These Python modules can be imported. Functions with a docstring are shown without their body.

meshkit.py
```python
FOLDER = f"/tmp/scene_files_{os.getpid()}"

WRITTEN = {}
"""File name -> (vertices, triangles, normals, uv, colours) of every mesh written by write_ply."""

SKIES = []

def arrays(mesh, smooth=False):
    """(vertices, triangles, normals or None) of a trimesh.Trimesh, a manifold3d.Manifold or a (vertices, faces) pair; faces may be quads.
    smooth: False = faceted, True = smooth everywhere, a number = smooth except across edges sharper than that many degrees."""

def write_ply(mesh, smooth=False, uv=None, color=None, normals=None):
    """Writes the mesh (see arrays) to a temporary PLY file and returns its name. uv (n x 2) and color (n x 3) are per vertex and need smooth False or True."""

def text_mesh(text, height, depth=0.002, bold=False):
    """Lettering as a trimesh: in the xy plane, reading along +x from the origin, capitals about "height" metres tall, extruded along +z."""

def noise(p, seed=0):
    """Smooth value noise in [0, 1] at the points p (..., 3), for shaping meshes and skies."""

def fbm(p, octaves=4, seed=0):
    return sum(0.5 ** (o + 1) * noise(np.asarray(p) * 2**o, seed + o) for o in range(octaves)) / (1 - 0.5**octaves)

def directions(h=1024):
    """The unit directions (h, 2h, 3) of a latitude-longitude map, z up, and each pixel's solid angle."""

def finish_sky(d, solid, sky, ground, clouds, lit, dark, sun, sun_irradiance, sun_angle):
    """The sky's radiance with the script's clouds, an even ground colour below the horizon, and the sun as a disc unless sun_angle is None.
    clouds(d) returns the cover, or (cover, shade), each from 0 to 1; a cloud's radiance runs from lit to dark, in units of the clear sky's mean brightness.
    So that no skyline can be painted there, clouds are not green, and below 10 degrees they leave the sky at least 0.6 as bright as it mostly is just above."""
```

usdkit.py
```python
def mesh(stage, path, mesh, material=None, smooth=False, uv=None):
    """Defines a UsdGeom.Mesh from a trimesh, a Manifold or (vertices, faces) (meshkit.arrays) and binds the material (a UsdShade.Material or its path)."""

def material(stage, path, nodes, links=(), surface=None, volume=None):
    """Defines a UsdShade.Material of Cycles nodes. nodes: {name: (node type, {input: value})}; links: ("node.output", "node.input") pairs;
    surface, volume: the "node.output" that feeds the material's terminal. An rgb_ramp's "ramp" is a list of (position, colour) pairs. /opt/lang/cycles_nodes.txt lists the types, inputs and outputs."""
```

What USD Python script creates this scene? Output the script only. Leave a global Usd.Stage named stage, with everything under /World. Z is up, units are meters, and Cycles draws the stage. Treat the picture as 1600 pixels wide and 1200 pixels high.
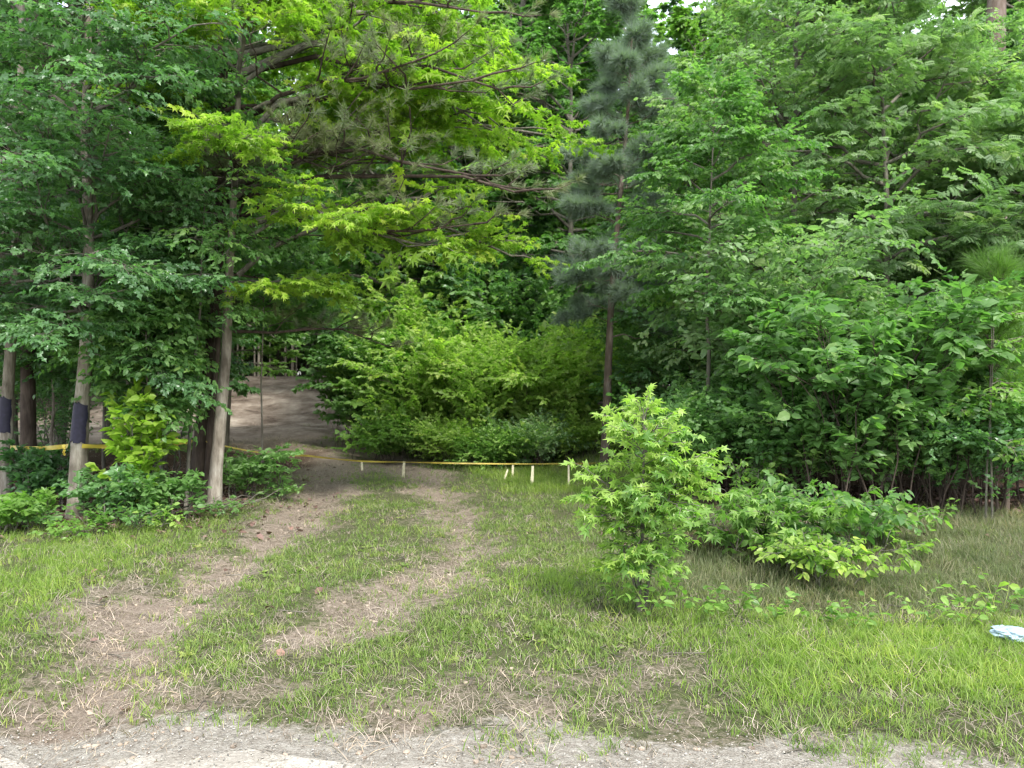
import math, random, numpy as np, trimesh, usdkit, meshkit
from pxr import Usd, UsdGeom, UsdLux, UsdShade, Gf, Sdf, Vt

stage = Usd.Stage.CreateInMemory()
UsdGeom.SetStageUpAxis(stage, 'Z'); UsdGeom.SetStageMetersPerUnit(stage, 1.0)
UsdGeom.Xform.Define(stage, '/World'); stage.SetDefaultPrim(stage.GetPrimAtPath('/World'))
UsdGeom.Scope.Define(stage, '/World/Looks')

# ------------------------------------------------------------------ camera, sky, sun, exposure
EYE, FPX = 1.6, 1256.0                      # eye height; focal length in pixels of a 1600 px wide picture
cam = UsdGeom.Camera.Define(stage, '/World/camera')
cam.AddTranslateOp().Set((0, 0, EYE)); cam.AddRotateXOp().Set(90)
cam.CreateHorizontalApertureAttr(36.0); cam.CreateVerticalApertureAttr(27.0); cam.CreateFocalLengthAttr(18.0 * FPX / 800)
cam.CreateFStopAttr(5.6); cam.CreateFocusDistanceAttr(2.6); cam.CreateExposureAttr(2.2)
cam.CreateClippingRangeAttr((0.05, 2000))

SUN_TO = np.array([0.33, -0.68, 0.92]); SUN_TO /= np.linalg.norm(SUN_TO)
SUN_EL, SUN_ROT = math.asin(SUN_TO[2]), math.atan2(SUN_TO[0], SUN_TO[1])
sun = UsdLux.DistantLight.Define(stage, '/World/sun')
sun.CreateIntensityAttr(0.4); sun.CreateAngleAttr(11.0); sun.CreateColorAttr((1.0, 0.97, 0.91)); sun.CreateNormalizeAttr(True)
q = Gf.Rotation(Gf.Vec3d(0, 0, 1), Gf.Vec3d(*map(float, SUN_TO)))
sun.AddTransformOp().Set(Gf.Matrix4d(q, Gf.Vec3d(0, 0, 30)))
M_sky = usdkit.material(stage, '/World/Looks/sky', {
    'sky': ('sky_texture', {'sky_type': 'single_scattering', 'sun_disc': False, 'sun_elevation': SUN_EL, 'sun_rotation': SUN_ROT}),
    'tc': ('texture_coordinate', {}),
    'noise': ('noise_texture', {'scale': 2.2, 'detail': 6.0, 'roughness': 0.6}),
    'ramp': ('rgb_ramp', {'ramp': [(0.36, (0.25, 0.25, 0.25)), (0.62, (1.0, 1.0, 1.0))]}),
    'mix': ('mix', {'color2': (6.6, 6.9, 7.2)}),
    'bg': ('background_shader', {'strength': 0.10}),
}, [('tc.generated', 'noise.vector'), ('noise.fac', 'ramp.fac'), ('ramp.color', 'mix.fac'), ('sky.color', 'mix.color1'), ('mix.color', 'bg.color')], surface='bg.background')
dome = UsdLux.DomeLight.Define(stage, '/World/sky'); dome.CreateIntensityAttr(1.0)
UsdShade.MaterialBindingAPI.Apply(dome.GetPrim()).Bind(M_sky)

# ------------------------------------------------------------------ helpers
used = {}
def numbered(parent, name):
    k = (parent, name); n = used.get(k, 0); used[k] = n + 1
    return f'{parent}/{name}' if n == 0 else f'{parent}/{name}_{n:03d}'
def tag(p, label=None, cat=None, group=None, kind=None):
    for k, v in (('label', label), ('category', cat), ('group', group), ('kind', kind)):
        if v: p.SetCustomDataByKey(k, v)
    return p
def thing(name, label, cat, loc=(0, 0, 0), rz=0.0, scale=None, group=None, kind=None, parent='/World'):
    x = UsdGeom.Xform.Define(stage, numbered(parent, name))
    x.AddTranslateOp().Set(tuple(map(float, loc)))
    if rz: x.AddRotateZOp().Set(float(rz))
    if scale is not None: x.AddScaleOp().Set(tuple(map(float, np.broadcast_to(scale, 3))))
    return tag(x.GetPrim(), label, cat, group, kind)
def obj(name, mesh, mat, parent='/World', smooth=False, kind=None, label=None, cat=None, group=None):
    parent = parent if isinstance(parent, str) else str(parent.GetPath())
    m = usdkit.mesh(stage, numbered(parent, name), mesh, mat, smooth=smooth)
    tag(m.GetPrim(), label, cat, group, kind)
    return m.GetPrim()
def P(u, v, d):
    """World point at distance d (metres ahead) seen at photo pixel u, v."""
    return np.array([(u - 800) / FPX * d, d, EYE + (600 - v) / FPX * d])
def sstep(a, b, x):
    t = np.clip((np.asarray(x, float) - a) / (b - a), 0, 1); return t * t * (3 - 2 * t)
def norm(a): return a / (np.linalg.norm(a, axis=-1, keepdims=True) + 1e-12)
def cat_mesh(parts):
    V, F, n = [], [], 0
    for v, f in parts:
        V.append(v); F.append(f + n); n += len(v)
    return np.vstack(V), np.vstack(F)

# ------------------------------------------------------------------ terrain
def polyd(x, y, pts):
    """distance from points to a polyline"""
    best = np.full(np.shape(x), 1e9)
    for (x0, y0), (x1, y1) in zip(pts[:-1], pts[1:]):
        dx, dy = x1 - x0, y1 - y0
        t = np.clip(((x - x0) * dx + (y - y0) * dy) / (dx * dx + dy * dy), 0, 1)
        best = np.minimum(best, np.hypot(x - x0 - t * dx, y - y0 - t * dy))
    return best
RUT_L = [(-2.0, 3.2), (-2.2, 4.3), (-2.6, 5.7), (-2.5, 7.6), (-2.5, 10.0), (-3.0, 13.2), (-4.6, 17.5), (-7.2, 22.3), (-9.5, 28), (-11, 34)]
RUT_R = [(-1.3, 5.2), (-0.62, 6.7), (-0.5, 8.4), (-0.9, 11.2), (-1.9, 14.9), (-3.6, 19.0), (-5.8, 22.6), (-8.2, 27), (-9.8, 33)]
def n2(x, y, s, seed=0, oct=4):
    x = np.asarray(x, float); y = np.asarray(y, float)
    return meshkit.fbm(np.stack([x * s, y * s, np.zeros_like(x) + 7.3 * seed], -1), oct, seed)
def masks(x, y):
    x = np.asarray(x, float); y = np.asarray(y, float)
    w = (n2(x, y, 1.1, 3) - .5); w2 = n2(x, y, 3.0, 5) - .5
    w3 = n2(x, y, 7.0, 6) - .5
    l = .85 * (1 - sstep(-.05, 1.0, polyd(x, y, RUT_L) + w * 1.1 + w2 * .9 + w3 * .5))
    r = .8 * (1 - sstep(-.05, .85, polyd(x, y, RUT_R) + w * 1.0 + w2 * .9 + w3 * .5))
    far = sstep(11.5, 15.5, y)
    l = np.maximum(l, far * (1 - sstep(.5, 1.3, polyd(x, y, RUT_L) + w * .8 + w2 * .4))); r = np.maximum(r, far * .9 * (1 - sstep(.3, .9, polyd(x, y, RUT_R) + w * .8 + w2 * .4)))
    dirt = np.maximum(l, r * .95)
    front = (1 - sstep(4.0, 5.4, y + w * 1.6)) * (1 - sstep(.2, 1.8, x + w * 2)) * sstep(-4.8, -2.6, x + w * 2) * .75   # worn entrance by the road
    clear = sstep(20.5, 23.0, y + w * 3) * (1 - sstep(-6.5, -3.5, x + w * 2)) * (1 - sstep(43, 46, y))
    dirt = np.maximum.reduce([dirt, front * (.62 + 1.2 * w2 + .8 * w3), clear])
    litter = sstep(-3.3, -4.0, x + w * .5 + .08 * np.maximum(y - 10, 0)) * sstep(8.6, 9.6, y + w * .5) * (1 - sstep(18, 21, y))   # under the left trees
    litter = np.maximum(litter, sstep(1.2, 2.6, x - .02 * y + w) * sstep(8.6, 9.8, y + w))                                       # under the right trees
    litter = np.maximum(litter, sstep(43, 45, y))
    litter = np.maximum(litter, sstep(18.5, 20.5, y + w * 2) * sstep(-2.2, -.5, x + w + .28 * (y - 17)))
    litter = np.maximum(litter, .8 * (1 - sstep(.25, .7, np.hypot((x - 1.9) / 1.1, y - 7.7) + w * .4)))
    road = 1 - sstep(3.4, 3.85, y + w * .7 + .10 * np.clip(x, -5, 5))
    bank = sstep(.6, 1.6, x + w) * sstep(5.4, 6.2, y + w * .6) * (1 - litter)      # rough grass on the bank at the right
    return np.clip(dirt, 0, 1), np.clip(litter, 0, 1), np.clip(road, 0, 1), np.clip(bank, 0, 1)
def height(x, y):
    x = np.asarray(x, float); y = np.asarray(y, float)
    z = .10 * (n2(x, y, .35, 1, 3) - .5) * sstep(3, 5, y)
    z = z - .085 * np.exp(-(polyd(x, y, RUT_L) / .3) ** 2) - .07 * np.exp(-(polyd(x, y, RUT_R) / .28) ** 2)
    z = z - .12 * np.exp(-((y - 5.9) / .6) ** 2) * sstep(.9, 2.2, x) + .16 * sstep(6.3, 8.2, y) * sstep(.8, 2.0, x)
    z = z + 2.0 * sstep(27, 43, y) * (1 - .55 * sstep(-6, 0, x))
    lump = sstep(24, 27, y) * (1 - sstep(-6.5, -4, x)) * (1 - sstep(40, 44, y))
    z = z + lump * (.9 * (n2(x, y, .3, 21, 3) - .5) + .35 * (n2(x, y, 1.1, 22, 3) - .5))
    z = z + .03 * (n2(x, y, 2.5, 2, 3) - .5) + .02 * (n2(x, y, 7.0, 23, 2) - .5)
    return z
def hz(x, y): return float(height(np.array([x]), np.array([y]))[0])

gx = np.unique(np.concatenate([np.linspace(-5.5, 5.5, 120), -np.geomspace(5.5, 400, 60), np.geomspace(5.5, 400, 60)]))
gy = np.unique(np.concatenate([-np.geomspace(3, 300, 20)[::-1] + 3.0, np.linspace(0.2, 3.2, 8), np.linspace(3.2, 10, 100), np.linspace(10, 24, 90)[1:], np.linspace(24, 46, 60)[1:], np.geomspace(46, 500, 30)[1:]]))
GX, GY = np.meshgrid(gx, gy)
vx, vy = GX.ravel(), GY.ravel()
gv = np.stack([vx, vy, height(vx, vy)], 1)
nx, ny = len(gx), len(gy)
i, j = np.meshgrid(np.arange(ny - 1), np.arange(nx - 1), indexing='ij')
a = (i * nx + j).ravel(); gf = np.stack([a, a + 1, a + nx + 1, a + nx], 1)

# ------------------------------------------------------------------ materials
def leaf_mat(name, lo, mid, hi, rough=.42, transl=.45, spec=.35):
    lo, mid, hi = (tuple(x * k for x, k in zip(c, (1.15, 1.0, 1.2))) for c in (lo, mid, hi))
    t = lambda c: tuple(min(1, x * k) for x, k in zip(c, (2.0, 2.1, .9)))
    return usdkit.material(stage, f'/World/Looks/{name}', {
        'geo': ('geometry', {}), 'oi': ('object_info', {}),
        'add': ('math', {'math_type': 'add'}), 'frac': ('math', {'math_type': 'fraction'}),
        'noise': ('noise_texture', {'scale': .55, 'detail': 7.0, 'roughness': .6}),
        'sub': ('math', {'math_type': 'multiply_add', 'value2': 1.0, 'value3': -.5}),
        'sum': ('math', {'math_type': 'add', 'use_clamp': True}),
        'ramp': ('rgb_ramp', {'ramp': [(0.0, lo), (.5, mid), (.9, hi), (1.0, tuple(min(1, x * y) for x, y in zip(hi, (1.18, 1.08, .95))))]}),
        'p': ('principled_bsdf', {'roughness': rough, 'specular_ior_level': spec}),
        'tc': ('mix', {'mix_type': 'multiply', 'fac': 1.0, 'color2': (1.5, 2.0, .8)}),
        't': ('translucent_bsdf', {}), 'mx': ('mix_closure', {'fac': transl}),
    }, [('geo.random_per_island', 'add.value1'), ('oi.random', 'add.value2'), ('add.value', 'frac.value1'), ('geo.position', 'noise.vector'),
        ('noise.fac', 'sub.value1'), ('frac.value', 'sum.value1'), ('sub.value', 'sum.value2'), ('sum.value', 'ramp.fac'),
        ('ramp.color', 'p.base_color'), ('ramp.color', 'tc.color1'), ('tc.color', 't.color'), ('p.BSDF', 'mx.closure1'), ('t.BSDF', 'mx.closure2')], surface='mx.closure')
M = {}
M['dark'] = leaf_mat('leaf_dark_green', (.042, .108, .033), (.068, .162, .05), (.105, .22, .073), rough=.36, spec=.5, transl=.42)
M['mid'] = leaf_mat('leaf_mid_green', (.052, .13, .031), (.085, .188, .047), (.13, .25, .068))
M['grey'] = leaf_mat('leaf_grey_green', (.085, .165, .055), (.13, .23, .083), (.185, .295, .115), transl=.45)
M['yellow'] = leaf_mat('leaf_yellow_green', (.10, .195, .018), (.165, .285, .03), (.24, .37, .046), transl=.5)
M['thicket'] = leaf_mat('leaf_new_growth', (.125, .22, .036), (.19, .31, .055), (.26, .39, .085), transl=.5)
M['bright'] = leaf_mat('leaf_bright_green', (.07, .16, .026), (.12, .24, .042), (.185, .32, .066), rough=.38, transl=.42)
M['pine'] = leaf_mat('needle_grey_green', (.115, .17, .12), (.165, .23, .16), (.22, .29, .205), rough=.6, transl=.35)
M['pine_brown'] = leaf_mat('needle_olive_brown', (.062, .10, .045), (.092, .14, .062), (.125, .17, .085), rough=.65, transl=.25)
M['pine_light'] = leaf_mat('needle_light_green', (.07, .15, .025), (.11, .20, .038), (.16, .255, .06), rough=.5, transl=.35)
M['grass'] = leaf_mat('grass_green', (.075, .135, .026), (.125, .20, .04), (.18, .25, .062), rough=.5, transl=.35)
M['grass_lush'] = leaf_mat('grass_lush_green', (.095, .17, .026), (.145, .235, .036), (.20, .29, .055), rough=.5, transl=.4)
M['rough'] = leaf_mat('grass_rough_olive', (.075, .105, .04), (.12, .155, .062), (.185, .19, .10), rough=.6, transl=.3)
M['straw'] = leaf_mat('dry_straw', (.125, .115, .075), (.195, .182, .12), (.29, .275, .19), rough=.7, transl=.15)
M['litter'] = leaf_mat('dead_leaf', (.05, .032, .02), (.10, .066, .043), (.175, .125, .088), rough=.7, transl=.1)

def bark(name, c0, c1, c2, scale=14.0):
    return usdkit.material(stage, f'/World/Looks/{name}', {
        'geo': ('geometry', {}), 'map': ('mapping', {'scale': (1, 1, .22)}),
        'n': ('noise_texture', {'scale': scale, 'detail': 8.0, 'roughness': .68}), 'n2': ('noise_texture', {'scale': 2.3, 'detail': 3.0}),
        'mixn': ('mix_float', {'fac': .45}),
        'r': ('rgb_ramp', {'ramp': [(.37, c0), (.5, c1), (.62, c2)]}),
        'v': ('voronoi_texture', {'scale': scale * 1.6, 'feature': 'distance_to_edge'}),
        'b': ('bump', {'strength': 1.0, 'distance': .03}), 'p': ('principled_bsdf', {'roughness': .85, 'specular_ior_level': .2}),
    }, [('geo.position', 'map.vector'), ('map.vector', 'n.vector'), ('map.vector', 'v.vector'), ('geo.position', 'n2.vector'), ('n.fac', 'mixn.a'), ('n2.fac', 'mixn.b'),
        ('mixn.result', 'r.fac'), ('r.color', 'p.base_color'), ('n.fac', 'b.height'), ('b.normal', 'p.normal')], surface='p.BSDF')
M['bark_pale'] = bark('bark_pale_grey', (.10, .08, .06), (.24, .205, .165), (.42, .38, .32))
M['bark_mid'] = bark('bark_grey_brown', (.06, .054, .042), (.12, .108, .085), (.20, .185, .15))
M['bark_dark'] = bark('bark_dark_brown', (.03, .021, .016), (.064, .047, .037), (.11, .083, .066))
M['bark_pine'] = bark('bark_pine', (.055, .04, .032), (.115, .085, .066), (.19, .155, .13), 9.0)

def ground_mat():
    N = {'geo': ('geometry', {}),
         'ad': ('attribute', {'attribute': 'dirt'}), 'al': ('attribute', {'attribute': 'litter'}), 'ab': ('attribute', {'attribute': 'bank'}),
         'ag': ('attribute', {'attribute': 'ashy'}), 'av': ('attribute', {'attribute': 'gravel'}), 'm4': ('mix', {}), 'sv': ('math', {'math_type': 'add', 'use_clamp': True}), 'mrv': ('map_range', {'from_min': .35, 'from_max': .75, 'clamp': True}),
         'grv': ('rgb_ramp', {'ramp': [(.35, (.15, .125, .10)), (.5, (.31, .28, .238)), (.64, (.50, .465, .41))]}),
         'n1': ('noise_texture', {'scale': 1.6, 'detail': 8.0, 'roughness': .65}), 'n2': ('noise_texture', {'scale': 22.0, 'detail': 6.0, 'roughness': .7}),
         'n3': ('noise_texture', {'scale': 95.0, 'detail': 4.0, 'roughness': .75}),
         'mm': ('mix_float', {'fac': .5}),
         'soil': ('rgb_ramp', {'ramp': [(.3, (.045, .055, .022)), (.5, (.09, .098, .045)), (.7, (.16, .145, .088))]}),
         'dirt': ('rgb_ramp', {'ramp': [(.30, (.095, .07, .052)), (.44, (.205, .160, .122)), (.56, (.305, .247, .198)), (.72, (.46, .40, .335))]}),
         'ash': ('rgb_ramp', {'ramp': [(.34, (.075, .054, .04)), (.47, (.19, .15, .118)), (.6, (.31, .26, .21)), (.7, (.46, .40, .33))]}), 'n4': ('noise_texture', {'scale': .8, 'detail': 9.0, 'roughness': .72}),
         'lit': ('rgb_ramp', {'ramp': [(.3, (.035, .022, .014)), (.5, (.075, .048, .031)), (.7, (.15, .10, .07))]}),
         'j': ('math', {'math_type': 'multiply_add', 'value2': 1.1, 'value3': -.55}), 's': ('math', {'math_type': 'add', 'use_clamp': True}),
         'mrd': ('map_range', {'from_min': .3, 'from_max': .7, 'clamp': True}),
         'm1': ('mix', {}), 'm2': ('mix', {}), 'm3': ('mix', {}),
         'b': ('bump', {'strength': 1.0, 'distance': .045}), 'p': ('principled_bsdf', {'roughness': .95, 'specular_ior_level': .1})}
    L = [('geo.position', 'n1.vector'), ('geo.position', 'n2.vector'), ('geo.position', 'n3.vector'), ('n2.fac', 'mm.a'), ('n3.fac', 'mm.b'),
         ('mm.result', 'soil.fac'), ('mm.result', 'dirt.fac'), ('mm.result', 'lit.fac'), ('geo.position', 'n4.vector'), ('n4.fac', 'ash.fac'),
         ('n2.fac', 'j.value1'), ('j.value', 's.value1'), ('ad.fac', 's.value2'), ('s.value', 'mrd.value'),
         ('mrd.result', 'm1.fac'), ('soil.color', 'm1.color1'), ('dirt.color', 'm1.color2'),
         ('al.fac', 'm2.fac'), ('m1.color', 'm2.color1'), ('lit.color', 'm2.color2'),
         ('ag.fac', 'm3.fac'), ('m2.color', 'm3.color1'), ('ash.color', 'm3.color2'),
         ('j.value', 'sv.value1'), ('av.fac', 'sv.value2'), ('sv.value', 'mrv.value'), ('mrv.result', 'm4.fac'), ('mm.result', 'grv.fac'), ('m3.color', 'm4.color1'), ('grv.color', 'm4.color2'),
         ('m4.color', 'p.base_color'), ('mm.result', 'b.height'), ('b.normal', 'p.normal')]
    return usdkit.material(stage, '/World/Looks/ground', N, L, surface='p.BSDF')
M['ground'] = ground_mat()
M['road'] = usdkit.material(stage, '/World/Looks/gravel_road', {
    'geo': ('geometry', {}), 'n': ('noise_texture', {'scale': 60.0, 'detail': 6.0, 'roughness': .75}), 'n1': ('noise_texture', {'scale': 2.6, 'detail': 5.0}), 'm': ('mix_float', {'fac': .5}),
    'r': ('rgb_ramp', {'ramp': [(.36, (.14, .122, .10)), (.5, (.265, .24, .205)), (.64, (.44, .41, .36))]}),
    'v': ('voronoi_texture', {'scale': 150.0}), 'b': ('bump', {'strength': .7, 'distance': .006}), 'p': ('principled_bsdf', {'roughness': .9, 'specular_ior_level': .15}),
}, [('geo.position', 'n.vector'), ('geo.position', 'n1.vector'), ('geo.position', 'v.vector'), ('n.fac', 'm.a'), ('n1.fac', 'm.b'), ('m.result', 'r.fac'), ('r.color', 'p.base_color'), ('v.distance', 'b.height'), ('b.normal', 'p.normal')], surface='p.BSDF')
def plain(name, c, rough=.6, spec=.3, var=.35, scale=30.0, extra=None):
    lo, hi = tuple(x * (1 - var) for x in c), tuple(min(1, x * (1 + var)) for x in c)
    return usdkit.material(stage, f'/World/Looks/{name}', {
        'geo': ('geometry', {}), 'oi': ('object_info', {}), 'n': ('noise_texture', {'scale': scale, 'detail': 5.0}), 'a': ('math', {'math_type': 'multiply_add', 'value2': .5, 'value3': -.25}), 's': ('math', {'math_type': 'add'}),
        'r': ('rgb_ramp', {'ramp': [(.25, lo), (.75, hi)]}), 'p': ('principled_bsdf', {'roughness': rough, 'specular_ior_level': spec, **(extra or {})}),
    }, [('geo.position', 'n.vector'), ('oi.random', 'a.value1'), ('n.fac', 's.value1'), ('a.value', 's.value2'), ('s.value', 'r.fac'), ('r.color', 'p.base_color')], surface='p.BSDF')
M['paint'] = plain('dark_indigo_paint', (.022, .018, .04), .55)
M['stake'] = plain('weathered_pine_wood', (.62, .56, .38), .75, var=.25)
M['tape'] = plain('yellow_tape', (.40, .31, .05), .5, .4, var=.3, scale=8.0)
M['stone'] = plain('grey_stone', (.25, .23, .20), .85, var=.5, scale=20)
M['bag'] = plain('pale_blue_plastic', (.21, .28, .32), .45, .4, var=.3, scale=14)

# ------------------------------------------------------------------ the ground and the road
dirt_a, lit_a, road_a, bank_a = masks(vx, vy)
ashy = sstep(23.5, 26, vy + (n2(vx, vy, .8, 9) - .5) * 4) * (1 - sstep(-5.5, -3, vx)) * (1 - sstep(43, 45, vy))
g = usdkit.mesh(stage, '/World/ground', (gv, gf), M['ground'], smooth=True)
pv = UsdGeom.PrimvarsAPI(g)
for nm, val in (('dirt', dirt_a), ('litter', lit_a), ('bank', bank_a), ('ashy', ashy), ('gravel', np.clip(1.25 * sstep(3.92, 3.45, vy + .9 * (n2(vx, vy, 1.3, 41) - .5) + .5 * (n2(vx, vy, 5, 42) - .5) + .10 * np.clip(vx, -5, 5)), 0, 1) )):
    pv.CreatePrimvar(nm, Sdf.ValueTypeNames.FloatArray, 'vertex').Set(Vt.FloatArray.FromNumpy(val.astype(np.float32)))
tag(g.GetPrim(), 'grassy ground with worn dirt wheel tracks', 'ground', kind='structure')
# gravel road: a sheet 4 mm above, with an uneven far edge
rx = np.linspace(-60, 60, 900); ry = np.linspace(0, 1, 14)
edge = 3.32 + .5 * (n2(rx, rx * 0, .9, 11) - .5) + .25 * (n2(rx, rx * 0, 5, 12) - .5) - .10 * np.clip(rx, -5, 5)
RX, T = np.meshgrid(rx, ry); RY = -2.5 + (edge[None] + 2.5) * T ** .6
rz = height(RX.ravel(), RY.ravel()) + .012 * (1 - sstep(.9, 1, T.ravel())) + .004
i, j = np.meshgrid(np.arange(13), np.arange(899), indexing='ij'); a = (i * 900 + j).ravel()
road = usdkit.mesh(stage, '/World/road', (np.stack([RX.ravel(), RY.ravel(), rz], 1), np.stack([a, a + 1, a + 901, a + 900], 1)), M['road'], smooth=True)
tag(road.GetPrim(), 'pale gravel edge of the road along the bottom', 'road', kind='structure')

# ------------------------------------------------------------------ growing plants
def batch_tube(Pt, R, sides):
    n, k, _ = Pt.shape
    T_ = norm(np.gradient(Pt, axis=1)); ref = np.where(np.abs(T_[..., 2:]) < .9, [0, 0, 1.], [1., 0, 0])
    A = norm(np.cross(T_, ref)); B = np.cross(T_, A)
    ang = np.arange(sides) * 2 * np.pi / sides
    V = Pt[:, :, None] + R[..., None, None] * (np.cos(ang)[None, None, :, None] * A[:, :, None] + np.sin(ang)[None, None, :, None] * B[:, :, None])
    b, i, j = np.meshgrid(np.arange(n), np.arange(k - 1), np.arange(sides), indexing='ij'); o = b * k * sides
    q_ = np.stack([o + i * sides + j, o + i * sides + (j + 1) % sides, o + (i + 1) * sides + (j + 1) % sides, o + (i + 1) * sides + j], -1).reshape(-1, 4)
    return V.reshape(-1, 3), np.vstack([q_[:, [0, 2, 1]], q_[:, [0, 3, 2]]])
def trunk_mesh(pts, radii, sides=12, rough=.07, seed=0, rings=36, flare=.5):
    pts = np.asarray(pts, float); s = np.linspace(0, 1, len(pts)); t = np.linspace(0, 1, rings)
    C = np.stack([np.interp(t, s, pts[:, k]) for k in range(3)], 1); R = np.interp(t, s, radii)
    for _ in range(2): C[1:-1] = (C[:-2] + 2 * C[1:-1] + C[2:]) / 4
    v, f = batch_tube(C[None], R[None], sides)
    v = v.reshape(rings, sides, 3); d = v - C[:, None]
    zz = v[..., 2] - pts[0, 2]
    k = 1 + rough * 2.2 * (meshkit.fbm(np.stack([d[..., 0] / R[:, None] * 2.5, d[..., 1] / R[:, None] * 2.5, v[..., 2] * 2.0], -1), 3, seed) - .5) + flare * np.exp(-np.maximum(zz, 0) / .16)
    return (C[:, None] + d * k[..., None]).reshape(-1, 3), f
KITE = (np.array([[0, 0, 0], [-.32, .45, .07], [0, 1, -.05], [.32, .45, .07]]), np.array([[0, 2, 1], [0, 3, 2]]))
OVAL = (np.array([[0, 0, 0], [0, .5, -.02], [0, 1, -.12], [-.26, .28, .05], [-.24, .68, .02], [.26, .28, .05], [.24, .68, .02]]), np.array([[0, 1, 3], [3, 1, 4], [4, 1, 2], [0, 5, 1], [5, 6, 1], [6, 2, 1]]))
def star(nl=5, spread=2.0, inner=.42):
    c = np.array([0, .28, .03]); V = [c, np.zeros(3)]
    a = np.linspace(-spread, spread, nl)
    for k in range(nl):
        L = (.74 if k == nl // 2 else .66 if k in (nl // 2 - 1, nl // 2 + 1) else .5)
        V.append([math.sin(a[k]) * L, .28 + math.cos(a[k]) * L, -.07])
        if k < nl - 1:
            m = (a[k] + a[k + 1]) / 2; V.append([math.sin(m) * inner * .62, .28 + math.cos(m) * inner * .62, .04])
    V = np.array(V); rim = [1] + list(range(2, len(V))); F = [[0, rim[k + 1], rim[k]] for k in range(len(rim) - 1)] + [[0, 1, rim[-1]]]
    return V, np.array(F)
STAR = star()
OAK = (np.array([[0, 0, 0], [0, .55, -.02], [0, 1, -.1], [-.2, .3, .04], [-.11, .45, .02], [-.34, .62, .03], [-.14, .78, .0], [.2, .3, .04], [.11, .45, .02], [.34, .62, .03], [.14, .78, .0]]),
       np.array([[0, 1, 3], [3, 1, 4], [4, 1, 5], [5, 1, 6], [6, 1, 2], [0, 7, 1], [7, 8, 1], [8, 9, 1], [9, 10, 1], [10, 2, 1]]))
def pinnate(n=6):
    V, F = [], []
    for k in range(n):
        y = .15 + .8 * k / n
        for s in (-1, 1):
            b = len(V); L = .3 * (1 - .4 * abs(k / n - .4))
            V += [[0, y, 0], [s * L * .55, y - .03, .02], [s * L, y + .12, -.04], [s * L * .45, y + .12, .02]]; F += [[b, b + 1, b + 2], [b, b + 2, b + 3]]
    return np.array(V), np.array(F)
PINN = pinnate()
def place(tpl, pos, d, nrm, size):
    tv, tf = tpl
    Y = norm(d); X = norm(np.cross(Y, nrm)); Z = np.cross(X, Y)
    s = np.asarray(size).reshape(-1, 1, 1)
    h = np.modf(np.abs(np.sin(pos @ np.array([12.9898, 78.233, 37.719]) + 4.1)) * 43758.5453)[0][:, None, None]; h2 = np.modf(h * 97.13)[0]
    tv = np.concatenate([tv[None, :, :1] * (.75 + .5 * h2), tv[None, :, 1:2] * np.ones_like(h), tv[None, :, 2:] + (.22 - .62 * h) * tv[None, :, 1:2] ** 2 + (h2 - .5) * .5 * tv[None, :, :1]], -1)
    V = pos[:, None] + s * (tv[..., :1] * X[:, None] + tv[..., 1:2] * Y[:, None] + tv[..., 2:] * Z[:, None])
    F = tf[None] + (np.arange(len(pos)) * tv.shape[1])[:, None, None]
    return V.reshape(-1, 3), F.reshape(-1, 3)
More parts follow.
